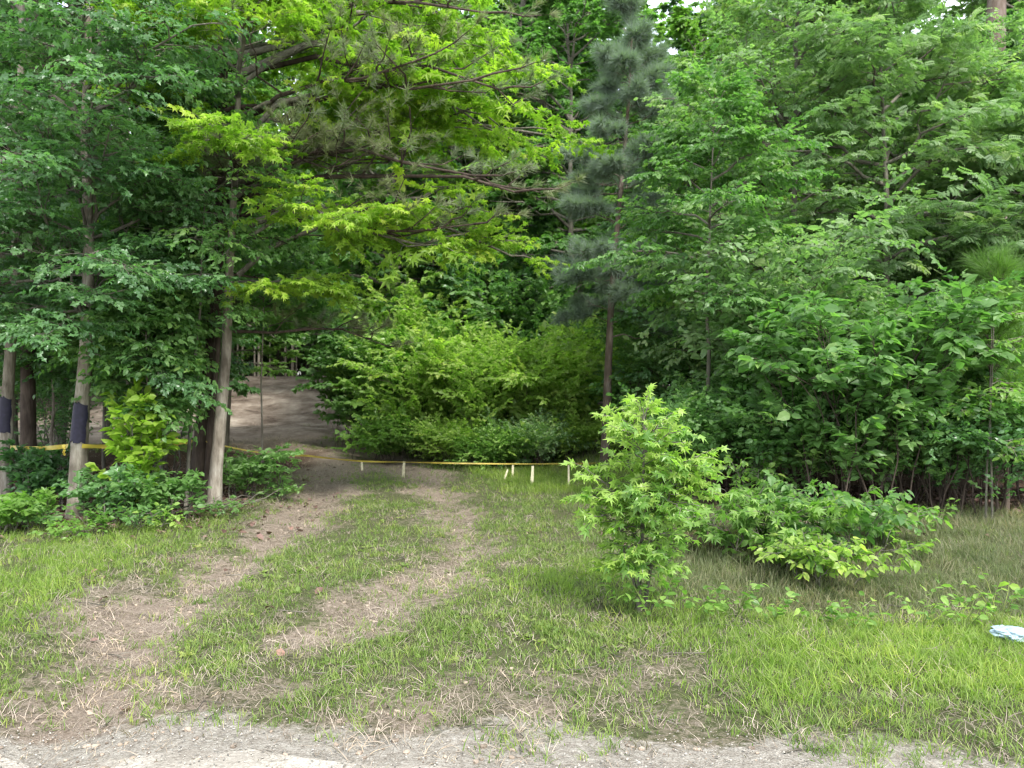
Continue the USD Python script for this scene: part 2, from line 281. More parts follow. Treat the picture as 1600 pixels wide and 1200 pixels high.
def along(Pt, ts):
    n, k, _ = Pt.shape; f = np.clip(ts, 0, .9999) * (k - 1); i0 = f.astype(int); w = (f - i0)[..., None]; r = np.arange(n)[:, None]
    return Pt[r, i0] * (1 - w) + Pt[r, i0 + 1] * w, norm(Pt[r, i0 + 1] - Pt[r, i0])
def rotz(v, a): c, s = np.cos(a), np.sin(a); return np.stack([v[..., 0] * c - v[..., 1] * s, v[..., 0] * s + v[..., 1] * c, v[..., 2]], -1)
def children(rng, Pt, m, ratio, k, start=.2, ang=(.5, 1.15), pitch=(-.15, .3), droop=.12, Lmin=.12, tipw=.75):
    n = len(Pt); L0 = np.linalg.norm(np.diff(Pt, axis=1), axis=2).sum(1)
    ts = start + (1 - start) * (np.arange(m)[None] + rng.random((n, m))) / m; ts[:, -1] = 1.0
    p0, t = along(Pt, ts)
    side = np.where((np.arange(m)[None] + rng.integers(0, 2, (n, 1))) % 2 == 0, 1, -1)
    a = side * rng.uniform(*ang, (n, m)); a[:, -1] *= .15
    d = rotz(t, a); d[..., 2] = d[..., 2] * .6 + rng.uniform(*pitch, (n, m)); d = norm(d)
    L = np.maximum(Lmin, L0[:, None] * ratio * (1.2 - ts * tipw) * rng.uniform(.65, 1.25, (n, m)))
    u = np.linspace(0, 1, k)
    Q = p0[:, :, None] + d[:, :, None] * (L[..., None] * u)[..., None]
    Q[..., 2] -= droop * L[..., None] * u ** 2
    Q[:, :, 1:] += rng.normal(0, .05, (n, m, k - 1, 3)) * L[..., None, None]
    return Q.reshape(n * m, k, 3)
def leaves_on(rng, Pt, q_, size, flat=1.0, droop=.25, start=.15):
    n = len(Pt); ts = start + (1 - start) * (np.arange(q_)[None] + rng.random((n, q_))) / q_
    p, t = along(Pt, ts); side = np.where(np.arange(q_)[None] % 2 == 0, 1, -1)
    d = rotz(t, side * rng.uniform(.3, 1.3, (n, q_))); d[..., 2] = d[..., 2] * .5 - droop * rng.uniform(.1, 1.8, (n, q_))
    nr = rng.normal(0, .5, (n, q_, 3)); nr[..., 2] += flat
    return p.reshape(-1, 3), norm(d).reshape(-1, 3), norm(nr).reshape(-1, 3), size * rng.uniform(.45, 1.3, n * q_)
def needles_on(rng, Pt, q_, m, size, width, spread=.9, start=.45):
    """q tufts of m needles along each twig"""
    n = len(Pt); ts = start + (1 - start) * (np.arange(q_)[None] + rng.random((n, q_))) / q_; ts[:, -1] = 1
    p, t = along(Pt, ts); N = n * q_
    p = np.repeat(p.reshape(N, 3), m, 0); t = np.repeat(t.reshape(N, 3), m, 0)
    d = norm(t + rng.normal(0, spread, (N * m, 3)) * .75); d[:, 2] += .05
    s = size * rng.uniform(.65, 1.15, N * m); sidev = norm(np.cross(d, rng.normal(0, 1, (N * m, 3)))) * width
    tip = p + d * s[:, None]; tip[:, 2] -= .12 * s
    V = np.stack([p - sidev, p + sidev, tip], 1).reshape(-1, 3)
    return V, np.arange(len(V)).reshape(-1, 3)
def limbs_on_trunk(rng, tp, n, t0, t1, rad, prof, elev=(.75, .15), droop=.25, k=6, az0=None, azr=math.pi):
    """n limbs off trunk polyline tp. prof(t)-> relative length; elev: (upper, lower) radians"""
    tp = np.asarray(tp, float); t = np.sort(rng.uniform(t0, t1, n)); s = np.linspace(0, 1, len(tp))
    p0 = np.stack([np.interp(t, s, tp[:, c]) for c in range(3)], 1)
    rel = (t - t0) / (t1 - t0 + 1e-9)
    az = (np.arange(n) * 2.399 + rng.normal(0, .35, n)) if az0 is None else az0 + rng.uniform(-azr, azr, n)
    e = elev[1] + (elev[0] - elev[1]) * rel + rng.normal(0, .12, n)
    L = rad * prof(rel) * rng.uniform(.7, 1.15, n)
    u = np.linspace(0, 1, k)
    H = L[:, None] * u * np.cos(e)[:, None]; Z = L[:, None] * (np.sin(e)[:, None] * u - droop * u ** 2)
    Q = np.stack([p0[:, :1] + np.cos(az)[:, None] * H, p0[:, 1:2] + np.sin(az)[:, None] * H, p0[:, 2:] + Z], -1)
    Q[:, 1:] += rng.normal(0, .03, (n, k - 1, 3)) * L[:, None, None]
    return Q, L
def curve_limbs(rng, pairs, arch=.12, k=6):
    """explicit limbs from a to b"""
    u = np.linspace(0, 1, k); out = []
    for a_, b_ in pairs:
        a_, b_ = np.asarray(a_, float), np.asarray(b_, float); L = np.linalg.norm(b_ - a_)
        q_ = a_ + (b_ - a_) * u[:, None]; q_[:, 2] += arch * L * np.sin(np.pi * u) ; q_[1:-1] += rng.normal(0, .03, (k - 2, 3)) * L
        out.append(q_)
    return np.array(out)
def foliage(rng, limbs, limb_r, leaf=('oval', .1, 8), m=6, tw=5, ratio=.42, tratio=.5, start=.25, droop=.12, flat=1.0, ldroop=.25, sides=6, sub_r=.3, pitch=(-.15, .3), twig_wood=True, lstart=.25):
    """-> (wood parts, leaf placement) of limbs, their sub-branches, twigs and leaves"""
    wood = [batch_tube(limbs, np.linspace(1, .25, limbs.shape[1])[None] * np.asarray(limb_r).reshape(-1, 1), sides)]
    sub = children(rng, limbs, m, ratio, 4, start=start, droop=droop, pitch=pitch)
    rs = np.repeat(np.asarray(limb_r), m) * sub_r
    wood.append(batch_tube(sub, np.linspace(1, .35, 4)[None] * np.maximum(rs, .004)[:, None], 4))
    tws = children(rng, sub, tw, tratio, 3, start=lstart, droop=droop, pitch=pitch)
    if twig_wood: wood.append(batch_tube(tws, np.array([[.0032, .0026, .0015]]) * np.ones((len(tws), 1)), 3))
    return wood, tws
TPL = {'oval': OVAL, 'kite': KITE, 'star': STAR, 'oak': OAK, 'pinnate': PINN}
def quats(Y, nrm):
    Y = norm(Y); X = norm(np.cross(Y, nrm)); Z = np.cross(X, Y)
    m = np.stack([X, Y, Z], -1); tr = np.trace(m, axis1=1, axis2=2); n = len(m)
    K = np.zeros((n, 4, 4))   # quaternion of largest eigenvalue
    xx, xy, xz, yx, yy, yz, zx, zy, zz = (m[:, a_, b_] for a_ in range(3) for b_ in range(3))
    K[:, 0, 0], K[:, 1, 1], K[:, 2, 2], K[:, 3, 3] = xx - yy - zz, yy - xx - zz, zz - xx - yy, tr
    K[:, 0, 1] = K[:, 1, 0] = yx + xy; K[:, 0, 2] = K[:, 2, 0] = zx + xz; K[:, 0, 3] = K[:, 3, 0] = zy - yz
    K[:, 1, 2] = K[:, 2, 1] = zy + yz; K[:, 1, 3] = K[:, 3, 1] = xz - zx; K[:, 2, 3] = K[:, 3, 2] = yx - xy
    return np.linalg.eigh(K)[1][:, :, -1][:, [3, 0, 1, 2]]
SPRIGS = {}
def sprig(kind, size, nper, flat, droop, k, L=.42):
    key = (kind, size, nper, flat, droop, k)
    if key not in SPRIGS:
        rng = np.random.default_rng(1000 + k)
        u = np.linspace(0, 1, 4); ax = np.stack([.06 * L * np.sin(u * 3 + k), L * u, -.10 * L * u ** 2], 1)
        br = children(rng, ax[None], 3, .5, 3, start=.15, ang=(.4, .9), pitch=(-.1, .1))
        tw = np.concatenate([np.stack([ax[0], ax[1] * .5 + ax[2] * .5, ax[3]])[None], br])
        n = max(2, round(nper / len(tw)))
        SPRIGS[key] = place(TPL[kind], *leaves_on(rng, tw, n, size, flat, droop, .2))
    return SPRIGS[key]
def sprig_crown(rng, parent, name, tws, kind, size, nper, mat, flat=1.0, droop=.25):
    path = numbered(str(parent.GetPath()), name)
    pi = UsdGeom.PointInstancer.Define(stage, path)
    kids = [usdkit.mesh(stage, f'{path}/sprig' + (f'_{k:03d}' if k else ''), sprig(kind, size, nper, flat, droop, k), M[mat]).GetPath() for k in range(5)]
    pi.CreatePrototypesRel().SetTargets(kids)
    n = len(tws); d = tws[:, -1] - tws[:, 0]; L = np.linalg.norm(d, axis=1)
    nr = rng.normal(0, .28, (n, 3)); nr[:, 2] += 1
    qq = quats(d + 1e-6, nr)
    pi.CreateProtoIndicesAttr(Vt.IntArray.FromNumpy(rng.integers(0, 5, n).astype(np.int32)))
    pi.CreatePositionsAttr(Vt.Vec3fArray.FromNumpy(tws[:, 0].astype(np.float32)))
    pi.CreateOrientationsAttr(Vt.QuathArray([Gf.Quath(*map(float, q_)) for q_ in qq]))
    sc = np.clip(L / .42, .7, 1.4) * rng.uniform(.85, 1.15, n)
    pi.CreateScalesAttr(Vt.Vec3fArray.FromNumpy(np.repeat(sc[:, None], 3, 1).astype(np.float32)))
    tag(pi.GetPrim(), kind='stuff'); return pi
def add_leaves(rng, tws, kind, size, nper, flat=1.0, droop=.25, start=.15):
    return place(TPL[kind], *leaves_on(rng, tws, nper, size, flat, droop, start))
def make_tree(parent, seed, H, r, crown0, rad, leafmat, kind, size, nper=8, nl=28, m=6, tw=5, lean=(0, 0), barkm='bark_mid', prof=None, elev=(.9, .1), droop=.25, flat=1.0, ldroop=.25, explicit=None, az0=None, azr=math.pi, wob=.12, twig_wood=True, trunk_sides=12, t1=.97, pts=None, split=None):
    """trunk > (branches), crown as parts of the thing `parent`, in its own space (base at the origin)"""
    rng = np.random.default_rng(seed)
    if pts is None:
        z = np.linspace(-.15, H, 9); s = np.linspace(0, 1, 9)
        wx, wy = np.cumsum(rng.normal(0, wob, 9)) * .5, np.cumsum(rng.normal(0, wob, 9)) * .5
        pts = np.stack([lean[0] * s * H + wx - wx[0], lean[1] * s * H + wy - wy[0], z], 1)
    pts = np.asarray(pts, float)
    radii = r * (1 - np.linspace(0, 1, len(pts)) * .86)
    tr = obj('trunk', trunk_mesh(pts, radii, trunk_sides, seed=seed, rings=56, flare=.45, rough=.13), M[barkm], parent, smooth=True)
    prof = prof or (lambda q_: .35 + .65 * np.sin(np.pi * np.clip(.25 + .72 * q_, 0, 1)))
    lp = []
    if nl:
        lb, L = limbs_on_trunk(rng, pts, nl, crown0 / H, t1, rad, prof, elev, droop, az0=az0, azr=azr); lp.append((lb, np.clip(.016 * L, .006, .6 * r)))
    if explicit is not None and len(explicit):
        lb = curve_limbs(rng, explicit); lp.append((lb, np.clip(.014 * np.linalg.norm(lb[:, -1] - lb[:, 0], axis=1), .008, .6 * r)))
    lb = np.concatenate([x[0] for x in lp]); lr = np.concatenate([x[1] for x in lp])
    wood, tws = foliage(rng, lb, lr, m=m, tw=tw, twig_wood=twig_wood)
    obj('branches', cat_mesh(wood), M['bark_mid' if barkm == 'bark_pale' else barkm], parent, smooth=True, kind='stuff')
    if kind == 'kite': obj('crown', add_leaves(rng, tws, kind, size, nper, flat, ldroop), M[leafmat], parent, kind='stuff')
    else: sprig_crown(rng, parent, 'crown', tws, kind, size, nper, leafmat, flat, ldroop)
    return tr, pts, radii
def make_pine(parent, seed, H, r, crown0, rad, mat='pine', nl=40, m=5, tw=3, q_=3, nn=9, nlen=.17, width=.0035, lean=(0, 0), pts=None, explicit=None, prof=None, elev=(.8, .05), barkm='bark_pine', spread=.9):
    rng = np.random.default_rng(seed)
    if pts is None:
        z = np.linspace(-.15, H, 9); s = np.linspace(0, 1, 9); wx = np.cumsum(rng.normal(0, .05, 9)); pts = np.stack([lean[0] * s * H + wx - wx[0], lean[1] * s * H + 0 * s, z], 1)
    pts = np.asarray(pts, float); radii = r * (1 - np.linspace(0, 1, len(pts)) * .88)
    tr = obj('trunk', trunk_mesh(pts, radii, 14, rough=.12, seed=seed, rings=44, flare=.3), M[barkm], parent, smooth=True)
    prof = prof or (lambda q2: 1.05 - .85 * q2)
    lp = []
    if nl:
        lb, L = limbs_on_trunk(rng, pts, nl, crown0 / H, .99, rad, prof, elev, .12); lp.append((lb, np.clip(.013 * L, .006, .5 * r)))
    if explicit:
        lb = curve_limbs(rng, explicit, .06); lp.append((lb, np.clip(.011 * np.linalg.norm(lb[:, -1] - lb[:, 0], axis=1), .008, .5 * r)))
    lb = np.concatenate([x[0] for x in lp]); lr = np.concatenate([x[1] for x in lp])
    wood, tws = foliage(rng, lb, lr, m=m, tw=tw, ratio=.36, start=.4, droop=-.1, pitch=(-.05, .35), sub_r=.4)
    obj('branches', cat_mesh(wood), M[barkm], parent, smooth=True, kind='stuff')
    obj('crown', needles_on(rng, tws, q_, nn, nlen, width, spread), M[mat], parent, kind='stuff')
    return tr, pts, radii
def make_bush(parent, seed, H, rad, leafmat, kind, size, nper=7, stems=14, m=6, tw=4, sr=.012, barkm='bark_mid', elev=(.75, 1.45), flat=.8, ldroop=.2, hero=0, mesh=False, eye=None, arch=.25, lstart=.25, sub_ratio=.45, base=.12, start=.06):
    """multi-stemmed shrub; hero > 0: that many of the leaves nearest the viewer's side are parts of their own"""
    rng = np.random.default_rng(seed)
    az = np.arange(stems) * 2.399 + rng.normal(0, .4, stems); e = rng.uniform(*elev, stems)
    L = H / np.maximum(np.sin(e), .45) * rng.uniform(.7, 1.05, stems); Hx = np.minimum(np.cos(e) * L, rad * rng.uniform(.5, 1.1, stems))
    u = np.linspace(0, 1, 7); Zt = np.sin(e) * L
    b0 = rng.normal(0, base, (stems, 2))
    Q = np.stack([b0[:, :1] + np.cos(az)[:, None] * Hx[:, None] * u ** 1.2, b0[:, 1:] + np.sin(az)[:, None] * Hx[:, None] * u ** 1.2, -.04 + (Zt * 1.0)[:, None] * (u - arch * u ** 3) / (1 - arch)], -1)
    Q[..., 2] = np.minimum(Q[..., 2], H * 1.05); Q[:, 1:] += rng.normal(0, .02, (stems, 6, 3)) * L[:, None, None]
    wood, tws = foliage(rng, Q, np.full(stems, sr), twig_wood=bool(hero), m=m, tw=tw, ratio=sub_ratio, start=start, flat=flat, lstart=lstart, pitch=(-.1, .45))
    obj('stems', cat_mesh(wood), M[barkm], parent, smooth=True, kind='stuff')
    if not hero and not mesh and kind != 'kite': return sprig_crown(rng, parent, 'foliage', tws, kind, size, nper * 2, leafmat, flat, ldroop)
    pos, d, nr, s = leaves_on(rng, tws, nper, size, flat, ldroop)
    keep = pos[:, 2] > .03; pos, d, nr, s = pos[keep], d[keep], nr[keep], s[keep]
    if hero:
        k = np.argsort(np.linalg.norm(pos - np.asarray(eye), axis=1) - 6 * s); k0, k1 = k[:hero], k[hero:]
        tv, tf = TPL[kind]
        for n_ in k0:
            v, f = place(TPL[kind], pos[n_:n_ + 1], d[n_:n_ + 1], nr[n_:n_ + 1], s[n_:n_ + 1]); obj('leaf', (v, f), M[leafmat], parent)
        if len(k1): obj('foliage', place(TPL[kind], pos[k1], d[k1], nr[k1], s[k1]), M[leafmat], parent, kind='stuff')
    else:
        obj('foliage', place(TPL[kind], pos, d, nr, s), M[leafmat], parent, kind='stuff')
def base_at(u, d, dx=0.0):
    x = (u - 800) / FPX * d + dx
    return (x, d, hz(x, d))
def rel(base, *uvd): return P(*uvd) - np.asarray(base)

# ------------------------------------------------------------------ the trees at the left, by the tape
def left_oak():
    b = base_at(118, 9.6)
    t = thing('oak_tree', 'oak with pale trunk and dark indigo paint band, wide yellow tape tied below it', 'tree', b)
    pts = [(0, 0, -.15), (.02, .03, .7), (.06, .05, 1.4), (.12, .05, 2.3), (.11, .1, 3.4), (.06, .1, 4.6), (.10, .1, 5.8), (.2, .1, 8), (.3, .2, 11.5)]
    ex = [(pts[4], rel(b, 20, 150, 8.6)), (pts[4], rel(b, 150, 140, 8.2)), (pts[4], rel(b, 170, 210, 8.6)), (pts[5], rel(b, 40, 60, 8.8)), (pts[3], rel(b, 60, 290, 9.0)), (pts[3], rel(b, 215, 390, 9.3)), (pts[3], rel(b, 210, 330, 9.9)), (pts[3], rel(b, 10, 330, 9.6)),
          (pts[5], rel(b, 260, 120, 8.6)), (pts[4], rel(b, 255, 270, 9.0)), (pts[5], rel(b, 300, 40, 8.6))]
    tr, tp, rr = make_tree(t, 11, 11.5, .108, 3.6, 1.8, 'dark', 'oak', .115, nper=18, nl=38, m=9, tw=6, barkm='bark_pale', explicit=ex, pts=pts, trunk_sides=18)
    band(t, tr, tp, rr, .92, 1.38)
    return b
def band(t, tr, tp, rr, z0, z1):
    s = np.linspace(0, 1, len(tp)); zz = np.linspace(z0, z1, 9); tt = np.interp(zz, np.asarray(tp)[:, 2], s)
    C = np.stack([np.interp(tt, s, np.asarray(tp)[:, k]) for k in range(3)], 1); R = np.interp(tt, s, rr)
    ang = np.linspace(math.radians(70), math.radians(334), 22); w_ = meshkit.noise(np.stack([zz * 9, 0 * zz, 0 * zz], -1), 8)
    shells = []
    for out in (1.13, 1.02):
        A_ = ang[None] + np.where(np.arange(22) > 18, .14, 0)[None] * (w_[:, None] - .5) * 2
        v = np.stack([C[:, :1] + np.cos(A_) * (R * out + .004)[:, None], C[:, 1:2] + np.sin(A_) * (R * out + .004)[:, None], np.repeat(C[:, 2:], 22, 1)], -1)
        jag = (meshkit.noise(np.stack([np.arange(22) * .8, np.zeros(22), np.zeros(22)], -1), 3) - .5) * .06
        v[0, :, 2] += jag; v[-1, :, 2] += jag[::-1]; shells.append(v.reshape(-1, 3))
    i, j = np.meshgrid(np.arange(8), np.arange(21), indexing='ij'); a = (i * 22 + j).ravel()
    f = np.stack([a, a + 1, a + 23, a + 22], 1); f = np.vstack([f[:, [0, 1, 2]], f[:, [0, 2, 3]]])
    rim = list(range(22)) + [k * 22 + 21 for k in range(1, 9)] + [8 * 22 + k for k in range(20, -1, -1)] + [k * 22 for k in range(7, 0, -1)]
    n_ = 9 * 22; side = [[rim[k], rim[(k + 1) % len(rim)], rim[(k + 1) % len(rim)] + n_] for k in range(len(rim))] + [[rim[k], rim[(k + 1) % len(rim)] + n_, rim[k] + n_] for k in range(len(rim))]
    obj('paint_band', (np.vstack(shells), np.vstack([f, f[:, ::-1] + n_, np.array(side)])), M['paint'], tr, smooth=50)
OAK_B = left_oak()
b = base_at(6, 10.4)
t = thing('oak_tree', 'second banded oak, its pale trunk cut by the left edge of the picture', 'tree', b)
tr, tp, rr = make_tree(t, 12, 12, .10, 5.0, 2.6, 'dark', 'oak', .115, nper=20, nl=40, m=8, tw=5, barkm='bark_pale', pts=[(0, 0, -.15), (.02, 0, .7), (.05, 0, 1.5), (.12, .05, 3), (.15, .1, 5), (.2, .1, 8), (.2, .1, 12)])
band(t, tr, tp, rr, .98, 1.42)
b = base_at(44, 12.2)
t = thing('oak_tree', 'dark brown trunk standing behind and between the two banded oaks', 'tree', b)
make_tree(t, 13, 12, .125, 5.0, 2.8, 'dark', 'oak', .12, nper=20, nl=40, m=8, tw=5, barkm='bark_dark', pts=[(0, 0, -.15), (0, 0, 2), (.05, .05, 4), (.05, .1, 7), (.1, .1, 12)])

# the tall pale trunk at the track and the dark pine beside it
b = base_at(333, 10.3)
t = thing('sweetgum_tree', 'tall pale tan trunk leaning right at the left edge of the dirt track', 'tree', b)
ex = [((.33, .0, 5.6), rel(b, 425, 0, 9.9)), ((.33, .0, 5.8), rel(b, 470, -30, 10.2)), ((.3, .0, 5.4), rel(b, 640, 40, 10.4)), ((.3, .0, 4.6), rel(b, 700, 120, 10.6)), ((.3, .0, 4.9), rel(b, 760, 200, 10.9)), ((.28, 0, 4.0), rel(b, 690, 200, 11.0)), ((.28, .1, 3.6), rel(b, 800, 400, 11.2)), ((.28, .1, 3.0), rel(b, 700, 370, 10.6)),
      ((.3, 0, 5.8), rel(b, 760, 60, 11.2)), ((.3, 0, 5.0), rel(b, 600, 160, 10.3)), ((.28, 0, 3.4), rel(b, 560, 330, 9.7)), ((.28, .1, 4.2), rel(b, 850, 210, 11.6)), ((.3, .1, 5.6), rel(b, 820, 110, 11.8))]
make_tree(t, 14, 12, .09, 5.6, 1.9, 'yellow', 'star', .105, nper=24, nl=22, m=11, tw=7, barkm='bark_pale', explicit=ex, pts=[(0, 0, -.15), (.04, 0, .5), (.10, 0, 1.2), (.17, 0, 2.0), (.20, .0, 2.9), (.28, .0, 4.2), (.33, .05, 6), (.4, .2, 9), (.4, .3, 12)], trunk_sides=16)
b = base_at(306, 10.9)
t = thing('pine_tree', 'dark pine trunk close behind the pale leaning trunk, with long drooping olive boughs', 'pine tree', b)
ex = [((.15, 0, 4.2), rel(b, 745, 275, 9.7)), ((.15, 0, 4.0), rel(b, 805, 300, 10.0)), ((.15, 0, 5.2), rel(b, 740, 125, 9.4)), ((.15, 0, 5.0), rel(b, 650, 95, 9.1)), ((.15, 0, 5.9), rel(b, 780, 140, 9.9)), ((.15, 0, 3.6), rel(b, 740, 350, 10.2)), ((.15, 0, 4.4), rel(b, 560, 250, 9.8)),
      ((.15, 0, 3.5), rel(b, 520, 220, 10)), ((.15, 0, 6.0), rel(b, 760, 20, 9.6)), ((.15, 0, 3.9), rel(b, 470, 200, 9.4)), ((.15, 0, 3.4), rel(b, 230, 250, 10.6))]
make_pine(t, 15, 13, .135, 4.5, 2.0, 'pine_brown', nl=7, explicit=ex, barkm='bark_dark', pts=[(0, 0, -.15), (.11, 0, 1), (.22, 0, 2), (.29, 0, 3.2), (.34, 0, 5), (.36, 0, 8), (.36, 0, 13)], m=8, tw=4, q_=4, nn=16, nlen=.15, width=.004, spread=.65)
b = base_at(321, 10.75)
t = thing('young_tree', 'thin reddish brown trunk squeezed between the dark pine and the pale leaning trunk', 'tree', b)
make_tree(t, 17, 8.5, .055, 4.6, 1.4, 'mid', 'oak', .11, nper=16, nl=20, m=6, tw=4, barkm='bark_dark', twig_wood=False, pts=[(0, 0, -.15), (.07, 0, 1), (.16, 0, 2), (.22, 0, 3.2), (.27, 0, 5), (.3, .1, 8.5)])
b = base_at(289, 10.0)
t = thing('young_tree', 'slender grey stem rising at the foot of the dark pine', 'tree', b)
make_tree(t, 16, 5.2, .026, 3.2, .9, 'mid', 'oval', .10, nper=14, nl=16, m=6, tw=4, barkm='bark_mid', lean=(.03, 0), wob=.05)

# understorey at the left: young trees and shrubs
under = [  # u, d, H, rad, mat, kind, size, label
    (200, 10.4, 3.6, .6, 'mid', 'oak', .11, 'young leafy oak right of the banded trunk with spreading layered sprays'),
    (248, 11.4, 4.4, 1.0, 'dark', 'oak', .11, 'dark young oak between the banded trunk and the dark pine'),
    (78, 12.4, 3.4, .9, 'dark', 'oval', .10, 'dim young tree behind the wide tape between the two banded oaks'),
    (165, 12.4, 4.4, 1.2, 'mid', 'oak', .11, 'taller young tree in the shade behind the banded trunk'),
    (222, 9.7, 2.9, .42, 'mid', 'oval', .10, 'young tree with thin stem and drooping sprays rising behind the vine-like shrub'),
    (236, 10.5, 3.9, .45, 'mid', 'oak', .105, 'young oak with lit sprays close in front of the dark pine trunk'),
    (410, 13.4, 4.6, 1.25, 'mid', 'star', .12, 'young sweetgum beside the clearing, right of the pale leaning trunk'),
]
for k, (u, d, H, rad, mt, kd, sz, lab) in enumerate(under):
    t = thing('young_tree', lab, 'tree', base_at(u, d))
    make_tree(t, 30 + k, H, .03 if k < 4 else .02, (.45, .4, .5, .4, .5, .5, .55)[k] * H, rad, mt, kd, sz, nper=16, nl=26, m=7, tw=4, barkm='bark_mid' if k % 2 else 'bark_pale', twig_wood=False, wob=.06, elev=(.9, .25))
shrubs = [  # u, d, H, rad, mat, kind, size, stems, label
    (60, 10.1, .72, .26, 'dark', 'oval', .09, 14, 'dark green rounded shrub under the tape between the banded oaks'),
    (212, 9.4, 1.28, .20, 'yellow', 'oval', .12, 9, 'bright yellow-green vine-like shrub just right of the banded trunk'),
    (183, 9.3, .55, .26, 'dark', 'oval', .085, 12, 'low dark shrub at the foot of the banded trunk, on its right'),
    (236, 9.2, .5, .25, 'mid', 'oval', .08, 12, 'low broad-leaved shrub at the edge of the brown leaf litter'),
    (14, 8.8, .34, .3, 'bright', 'oval', .08, 10, 'pale green weedy plant in the grass at the left edge below the banded oaks'),
    (385, 11.2, .62, .48, 'mid', 'oval', .085, 12, 'small green shrub right of the pale leaning trunk, beside the track'),
    (84, 14.0, 1.6, .7, 'dark', 'oval', .09, 12, 'tall dark shrub deep in the shade behind the banded oaks'),
    (255, 12.6, 1.7, .8, 'mid', 'oval', .09, 12, 'shaded shrub behind the young oaks left of the dark pine'),
]
for k, (u, d, H, rad, mt, kd, sz, st, lab) in enumerate(shrubs):
    t = thing('shrub', lab, 'shrub', base_at(u, d)); make_bush(t, 60 + k, H, rad, mt, kd, sz, stems=st, nper=6, mesh=d < 12, elev=(.55, 1.45))

# ------------------------------------------------------------------ the middle: thicket, pine
mid = [
    (562, 20.5, 2.6, .95, 'mid', 'oval', .145, 14, 'dark shaded shrub at the left end of the thicket, beside the dirt clearing'),
    (632, 18.2, 2.75, .85, 'bright', 'oval', .145, 16, 'light green shrub, second from the left in the bright thicket'),
    (690, 17.4, 2.5, 1.1, 'thicket', 'oval', .13, 18, 'yellow-green arching shrub in the middle of the thicket'),
    (765, 16.8, 2.3, 1.0, 'thicket', 'oval', .115, 16, 'lower yellow-green shrub in the right half of the thicket'),
    (845, 16.6, 2.2, 1.0, 'thicket', 'oval', .13, 16, 'light green shrub just left of the thin pine'),
    (905, 17.6, 2.4, .9, 'thicket', 'oval', .13, 14, 'mid green shrub directly behind the thin pine trunk'),
    (606, 17.0, .8, .5, 'bright', 'oval', .115, 12, 'low light green shrub where the tape crosses the track edge'),
    (645, 20.4, 3.9, .9, 'thicket', 'oval', .145, 14, 'tall narrow light green shrub rising above the thicket'),
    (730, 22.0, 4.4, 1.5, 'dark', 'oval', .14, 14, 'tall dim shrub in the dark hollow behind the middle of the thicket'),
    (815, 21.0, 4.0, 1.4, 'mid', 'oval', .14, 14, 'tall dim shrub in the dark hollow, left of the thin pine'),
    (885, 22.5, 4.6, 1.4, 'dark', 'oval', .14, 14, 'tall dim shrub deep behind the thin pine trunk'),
    (700, 15.9, .75, .7, 'thicket', 'oval', .08, 12, 'low light green shrub at the front foot of the thicket, behind the sagging tape'),
    (770, 15.4, .6, .6, 'bright', 'oval', .08, 12, 'low leafy clump just behind the leaning stake'),
    (900, 15.9, .8, .6, 'thicket', 'oval', .08, 12, 'low leafy clump at the foot of the thin pine, on its left'),
    (835, 15.6, .8, .7, 'grey', 'oval', .08, 12, 'low greyish weedy shrub behind the wooden stakes'),
]
for k, (u, d, H, rad, mt, kd, sz, st, lab) in enumerate(mid):
    t = thing('shrub', lab, 'shrub', base_at(u, d)); make_bush(t, 80 + k, H * .95, rad * 1.05, mt, kd, sz, stems=int(st * 1.5), nper=11, barkm='bark_dark', sr=.008, m=7, tw=5, elev=(.35, 1.45), base=.3)
b = base_at(944, 14.6); PINE_B = b
t = thing('pine_tree', 'thin young pine with grey-green needle clusters, holding the right end of the tape', 'pine tree', b)
ex = []
for (z, u, v, d) in [(3.2, 900, 440, 14.2), (3.2, 1010, 450, 14.4), (3.4, 960, 430, 13.8), (4.3, 905, 330, 14.3), (4.3, 1020, 330, 14.8), (5.2, 900, 250, 14.4), (5.4, 1030, 240, 14.2), (5.0, 960, 260, 13.9), (6.2, 930, 170, 14.6), (6.3, 1030, 160, 14.8), (7, 950, 90, 14.4), (7, 1020, 90, 14.9), (7.4, 985, 20, 14.5), (2.6, 890, 500, 14.6), (2.8, 1000, 500, 15.1)]:
    ex.append(((.1 + .05 * z, 0, z), rel(b, u, v, d)))
make_pine(t, 21, 9.3, .088, 3.0, 1.2, 'pine', nl=38, explicit=ex, m=6, tw=4, q_=4, nn=20, nlen=.24, width=.0045, pts=[(0, 0, -.15), (.05, 0, 1), (.08, 0, 2), (.14, 0, 3.2), (.26, 0, 4.6), (.4, 0, 6), (.5, 0, 7.6), (.52, 0, 9.4)])

